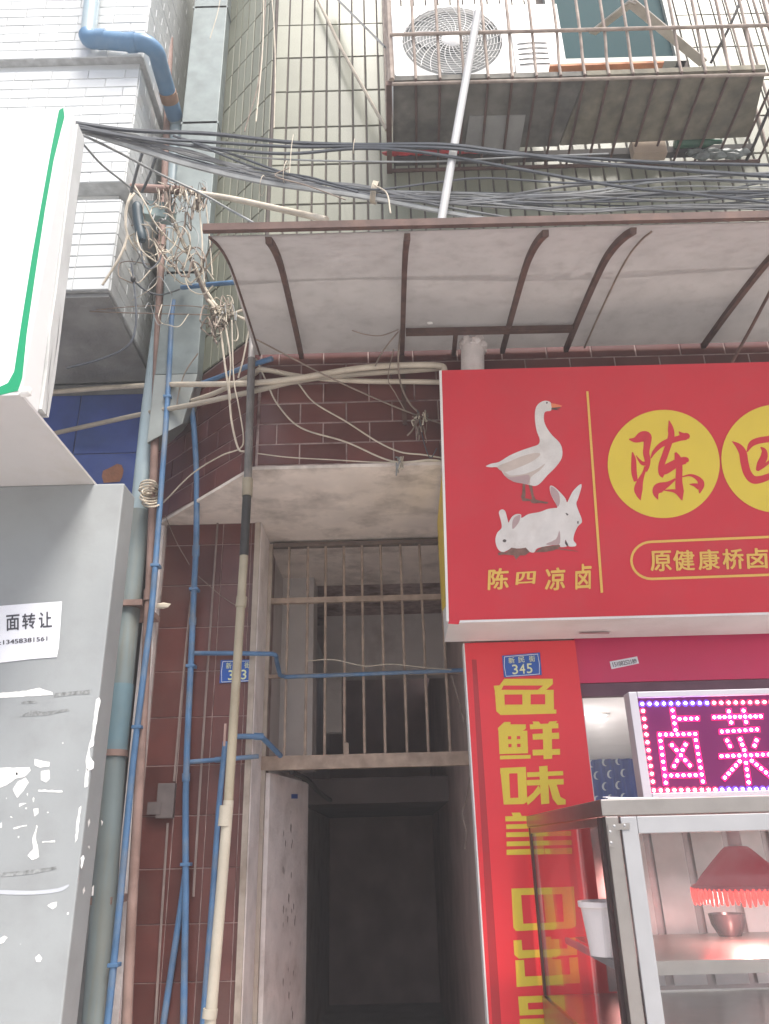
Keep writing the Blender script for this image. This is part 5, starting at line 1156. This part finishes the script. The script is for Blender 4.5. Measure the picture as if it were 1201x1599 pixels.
for gsrc, gh in ((gr_, hr_), (gb_, hb_)):
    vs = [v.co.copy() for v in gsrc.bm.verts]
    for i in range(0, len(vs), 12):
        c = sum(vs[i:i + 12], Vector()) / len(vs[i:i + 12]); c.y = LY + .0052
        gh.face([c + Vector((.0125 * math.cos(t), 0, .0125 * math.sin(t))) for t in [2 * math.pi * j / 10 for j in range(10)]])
hr_.build('led_glow_disc', mat('halo_red', (.05, .01, .02), .5, 0, 5, emit=(1, .02, .12), emit_s=.55), led, kind='stuff')
hb_.build('led_glow_disc', mat('halo_blue', (.02, .01, .05), .5, 0, 5, emit=(.16, .06, 1), emit_s=.75), led, kind='stuff')
gr_.build('led_border_dots', M_LEDR, led, smooth=True, kind='stuff'); gb_.build('led_border_dots', M_LEDB, led, smooth=True, kind='stuff')

# ================================================================== GLASS FOOD CABINET
CYF = 2.75
cab = thing('food_cabinet', 'stainless steel and glass food display cabinet at the shop front', 'display cabinet', (1.4, 3.5, 0))
cxl, cxr = .682, 2.0
bx_, by_ = .662, 4.19       # rear left corner
dl_ = Vector((bx_ - cxl, by_ - CYF, 0)).normalized()
zt0, zt1 = 1.632, 1.683
def slab(z0, z1, inset=0.0):
    return [Vector((cxl + inset, CYF + inset, z0)), Vector((cxr, CYF + inset, z0)), Vector((cxr, by_ - inset, z0)), Vector((bx_ + inset, by_ - inset, z0)), Vector((cxl + inset, CYF + inset, z1)), Vector((cxr, CYF + inset, z1)), Vector((cxr, by_ - inset, z1)), Vector((bx_ + inset, by_ - inset, z1))]
G().hexa(slab(zt0, zt1)).build('top', M_STEEL, cab, bevel=.004)
G().hexa(slab(0.08, .92)).build('base', M_STEEL, cab, bevel=.004)
def post(c, w, z0, z1, m, nm='corner_post'): return G().box((c.x - w / 2, c.y - w / 2, z0), (c.x + w / 2, c.y + w / 2, z1)).build(nm, m, cab, bevel=.003)
post(Vector((cxl + .030, CYF + .022, 0)), .042, .922, zt0 - .002, M_STEEL)
post(Vector((bx_ + .020, by_ - .022, 0)), .03, .922, zt0 - .002, M_STEEL)
post(Vector((cxr - .022, CYF + .022, 0)), .042, .922, zt0 - .002, M_STEEL)
post(Vector((cxr - .022, by_ - .022, 0)), .042, .922, zt0 - .002, M_STEEL)
# front aluminium door frame
fx0 = cxl + .056
fz1 = zt0 - .004
fr_ = G().box((fx0, CYF - .006, .93), (fx0 + .052, CYF + .022, fz1)).build('door_frame_side', M_ALU, cab, bevel=.003)
G().box((fx0 + .0525, CYF - .006, fz1 - .052), (cxr - .05, CYF + .022, fz1)).build('door_frame_side', M_ALU, cab, bevel=.003)
G().box((fx0 + .0525, CYF + .004, .93), (cxr - .05, CYF + .010, fz1 - .0525)).build('front_glass', M_GLASS, cab)
# corner bracket with rivets
BPn = Plane((0, CYF - .006, 0), (0, -1, 0))
br = G(); q = [BPn.on(*p) for p in ((949, 1287), (983, 1285), (983, 1295), (961, 1296), (958, 1324), (951, 1322))]; br.prism(q, (0, -.003, 0)); bro = br.build('corner_bracket', M_STEEL, cab)
for p in ((959, 1290), (975, 1289), (952.5, 1299), (954, 1316)): G().ball(BPn.on(*p) - Vector((0, .003, 0)), .005, 1, (1, .5, 1)).build('rivet', M_ALU, bro, smooth=True)
# left side: dark gasket, glass
def side(t, z, off=0.0): return Vector((cxl, CYF, 0)) + Vector((bx_ - cxl, by_ - CYF, 0)) * t + Vector((0, 0, z)) + Vector((-off, 0, 0))
g = G(); g.hexa([side(.045, .93, -.012), side(.972, .93, -.012), side(.972, .93, -.006), side(.045, .93, -.006), side(.045, zt0 - .004, -.012), side(.972, zt0 - .004, -.012), side(.972, zt0 - .004, -.006), side(.045, zt0 - .004, -.006)]); g.build('side_glass', M_GLASS, cab)
for t0, t1 in ((.040, .060), (.950, .975)):
    g = G(); g.hexa([side(t0, .925, -.002), side(t1, .925, -.002), side(t1, .925, -.016), side(t0, .925, -.016), side(t0, zt0 - .003, -.002), side(t1, zt0 - .003, -.002), side(t1, zt0 - .003, -.016), side(t0, zt0 - .003, -.016)]); g.build('gasket', M_DARKTR, cab)
g = G(); g.hexa([side(.062, zt0 - .03, -.002), side(.948, zt0 - .03, -.002), side(.948, zt0 - .03, -.016), side(.062, zt0 - .03, -.016), side(.062, zt0 - .004, -.002), side(.948, zt0 - .004, -.002), side(.948, zt0 - .004, -.016), side(.062, zt0 - .004, -.016)]); g.build('side_rail', M_STEEL, cab)
# shelf
zs = at(1080, 1500, Y=2.84).z
G().hexa([Vector((cxl + .02, 2.83, zs - .004)), Vector((cxr - .05, 2.83, zs - .004)), Vector((cxr - .05, 3.62, zs - .004)), Vector((bx_ + .065, 3.62, zs - .004)), Vector((cxl + .02, 2.83, zs)), Vector((cxr - .05, 2.83, zs)), Vector((cxr - .05, 3.62, zs)), Vector((bx_ + .065, 3.62, zs))]).build('shelf', M_STEEL, cab)
G().box((cxl + .022, 2.815, zs - .035), (cxr - .05, 2.829, zs + .004)).build('shelf_lip', M_STEEL, cab)
g = G().bar(Vector((cxl + .016, 2.84, zs - .012)), Vector((bx_ + .030, 3.62, zs - .012)), .014, .022); g.build('shelf_support', M_ALU, cab)
G().box((.965, by_ - .028, .93), (cxr - .05, by_ - .02, 1.625)).build('rear_panel', mat('rear_sheet', (.50, .39, .39), .22, .15, 7, metal=.55, dirt=(.28, .24, .23), dirt_amt=.6, dirt_scale=3), cab)
# rear plastic strips hanging at the back opening
MS = mat('clear_strip', (.62, .58, .57), .3, .12, 9)
for i in range(5):
    x = 1.07 + i * .19; g = G(); g.hexa([Vector((x, by_ - .05, .95)), Vector((x + .15, by_ - .045, .95)), Vector((x + .15, by_ - .041, .95)), Vector((x, by_ - .046, .95)), Vector((x - .01, by_ - .05, 1.62)), Vector((x + .14, by_ - .045, 1.62)), Vector((x + .14, by_ - .041, 1.62)), Vector((x - .01, by_ - .046, 1.62))]); g.build('rear_strip', MS, cab)
# heat lamp
hl = at(1149, 1322, Y=3.22)
lamp = thing('heat_lamp', 'red shaded heat lamp with glowing fringe hanging inside the food cabinet', 'lamp', hl)
zl0, zl1 = hl.z, at(1149, 1386, Y=3.22).z
R_ = .176
G().tube([Vector((hl.x - .003, hl.y, zt0 - .004)), Vector((hl.x, hl.y, zl0 - .01))], .024, 12).build('lamp_holder', mat('pink_holder', (.48, .30, .31), .5, .1, 8), lamp, smooth=True)
G().lathe((hl.x, hl.y, zl1), [(R_, 0), (R_ * .80, (zl0 - zl1) * .30), (R_ * .52, (zl0 - zl1) * .66), (R_ * .30, (zl0 - zl1) * .93), (.040, zl0 - zl1), (.006, zl0 - zl1 + .004)], 40).build('shade', M_SHADE, lamp, smooth=True)
g = G()
for i in range(60):
    t = 2 * math.pi * i / 60; c = Vector((hl.x + R_ * 1.0 * math.cos(t), hl.y + R_ * 1.0 * math.sin(t), zl1))
    l_ = random.uniform(.046, .056); g.tube([c + Vector((0, 0, .003)), c - Vector((0, 0, l_ * .5)), c - Vector((0, 0, l_))], [.0085, .0092, .004], 6)
g.build('fringe', M_FRINGE, lamp, smooth=True, kind='stuff')
G().lathe((hl.x, hl.y, zl1), [(R_ + .006, -.006), (R_ + .008, .002), (R_, .010)], 40).build('shade_rim', mat('rim_red', (.45, .02, .06), .5, .05, 10), lamp, smooth=True)
G().ball((hl.x, hl.y, zl1 + .02), .028, 2).build('bulb', M_BULB, lamp, smooth=True)
pl_ = bpy.data.lights.new('heat_lamp_light', 'POINT'); pl_.energy = 13; pl_.color = (1, .55, .50); pl_.shadow_soft_size = .03
po_ = bpy.data.objects.new('heat_lamp_light', pl_); COL.objects.link(po_); po_.location = (hl.x, hl.y, zl1 - .035)
# bucket, bowl, food, flyer
bk = at(962, 1486, Y=3.02)
bk.x += .0
bt = thing('plastic_bucket', 'white plastic tub on the left of the cabinet shelf', 'tub', (bk.x, bk.y, zs))
G().lathe((bk.x, bk.y, zs + .001), [(.001, 0), (.085, 0), (.100, .142), (.109, .147), (.109, .163), (.098, .163), (.083, .02), (.001, .015)], 28).build('tub_body', M_BUCKET, bt, smooth=True)
bw = at(1142, 1470, Y=3.50)
tag(G().lathe((bw.x, bw.y, zs + .001), [(.001, 0), (.042, 0), (.064, .04), (.070, .078), (.066, .078), (.058, .04), (.001, .012)], 28).build('black_bowl', M_BOWL, smooth=True), 'dark bowl on the cabinet shelf under the heat lamp', 'bowl')
fd = G()
for p in ((985, 1600, .05), (1000, 1612, .055), (992, 1585, .03)):
    fd.ball(at(p[0], p[1], Y=2.95), p[2] * .6, 2, (1, 1, 1), .08)
fdo = tag(fd.build('braised_meat', M_FOOD, smooth=True), 'orange piece of cooked meat behind the cabinet frame at the bottom', 'food')
g = G(); zf = zt1 + .002
q = [Vector((at(962, 1250, Z=zf).x, 3.0, zf)), Vector((at(1035, 1250, Z=zf).x, 2.985, zf)), Vector((1.04, 3.09, zf)), Vector((.80, 3.085, zf))]
g = G(); fl0 = [at(962, 1246, Y=2.95), at(1036, 1250, Y=2.95)]
g.hexa([Vector((.715, 2.775, zf)), Vector((.885, 2.79, zf)), Vector((.87, 2.92, zf + .004)), Vector((.735, 2.93, zf + .012)), Vector((.715, 2.775, zf + .004)), Vector((.885, 2.79, zf + .002)), Vector((.87, 2.92, zf + .007)), Vector((.735, 2.93, zf + .015))])
tag(g.build('paper_flyer', M_PAPER), 'folded white paper flyer lying on the cabinet top by the led sign', 'flyer')
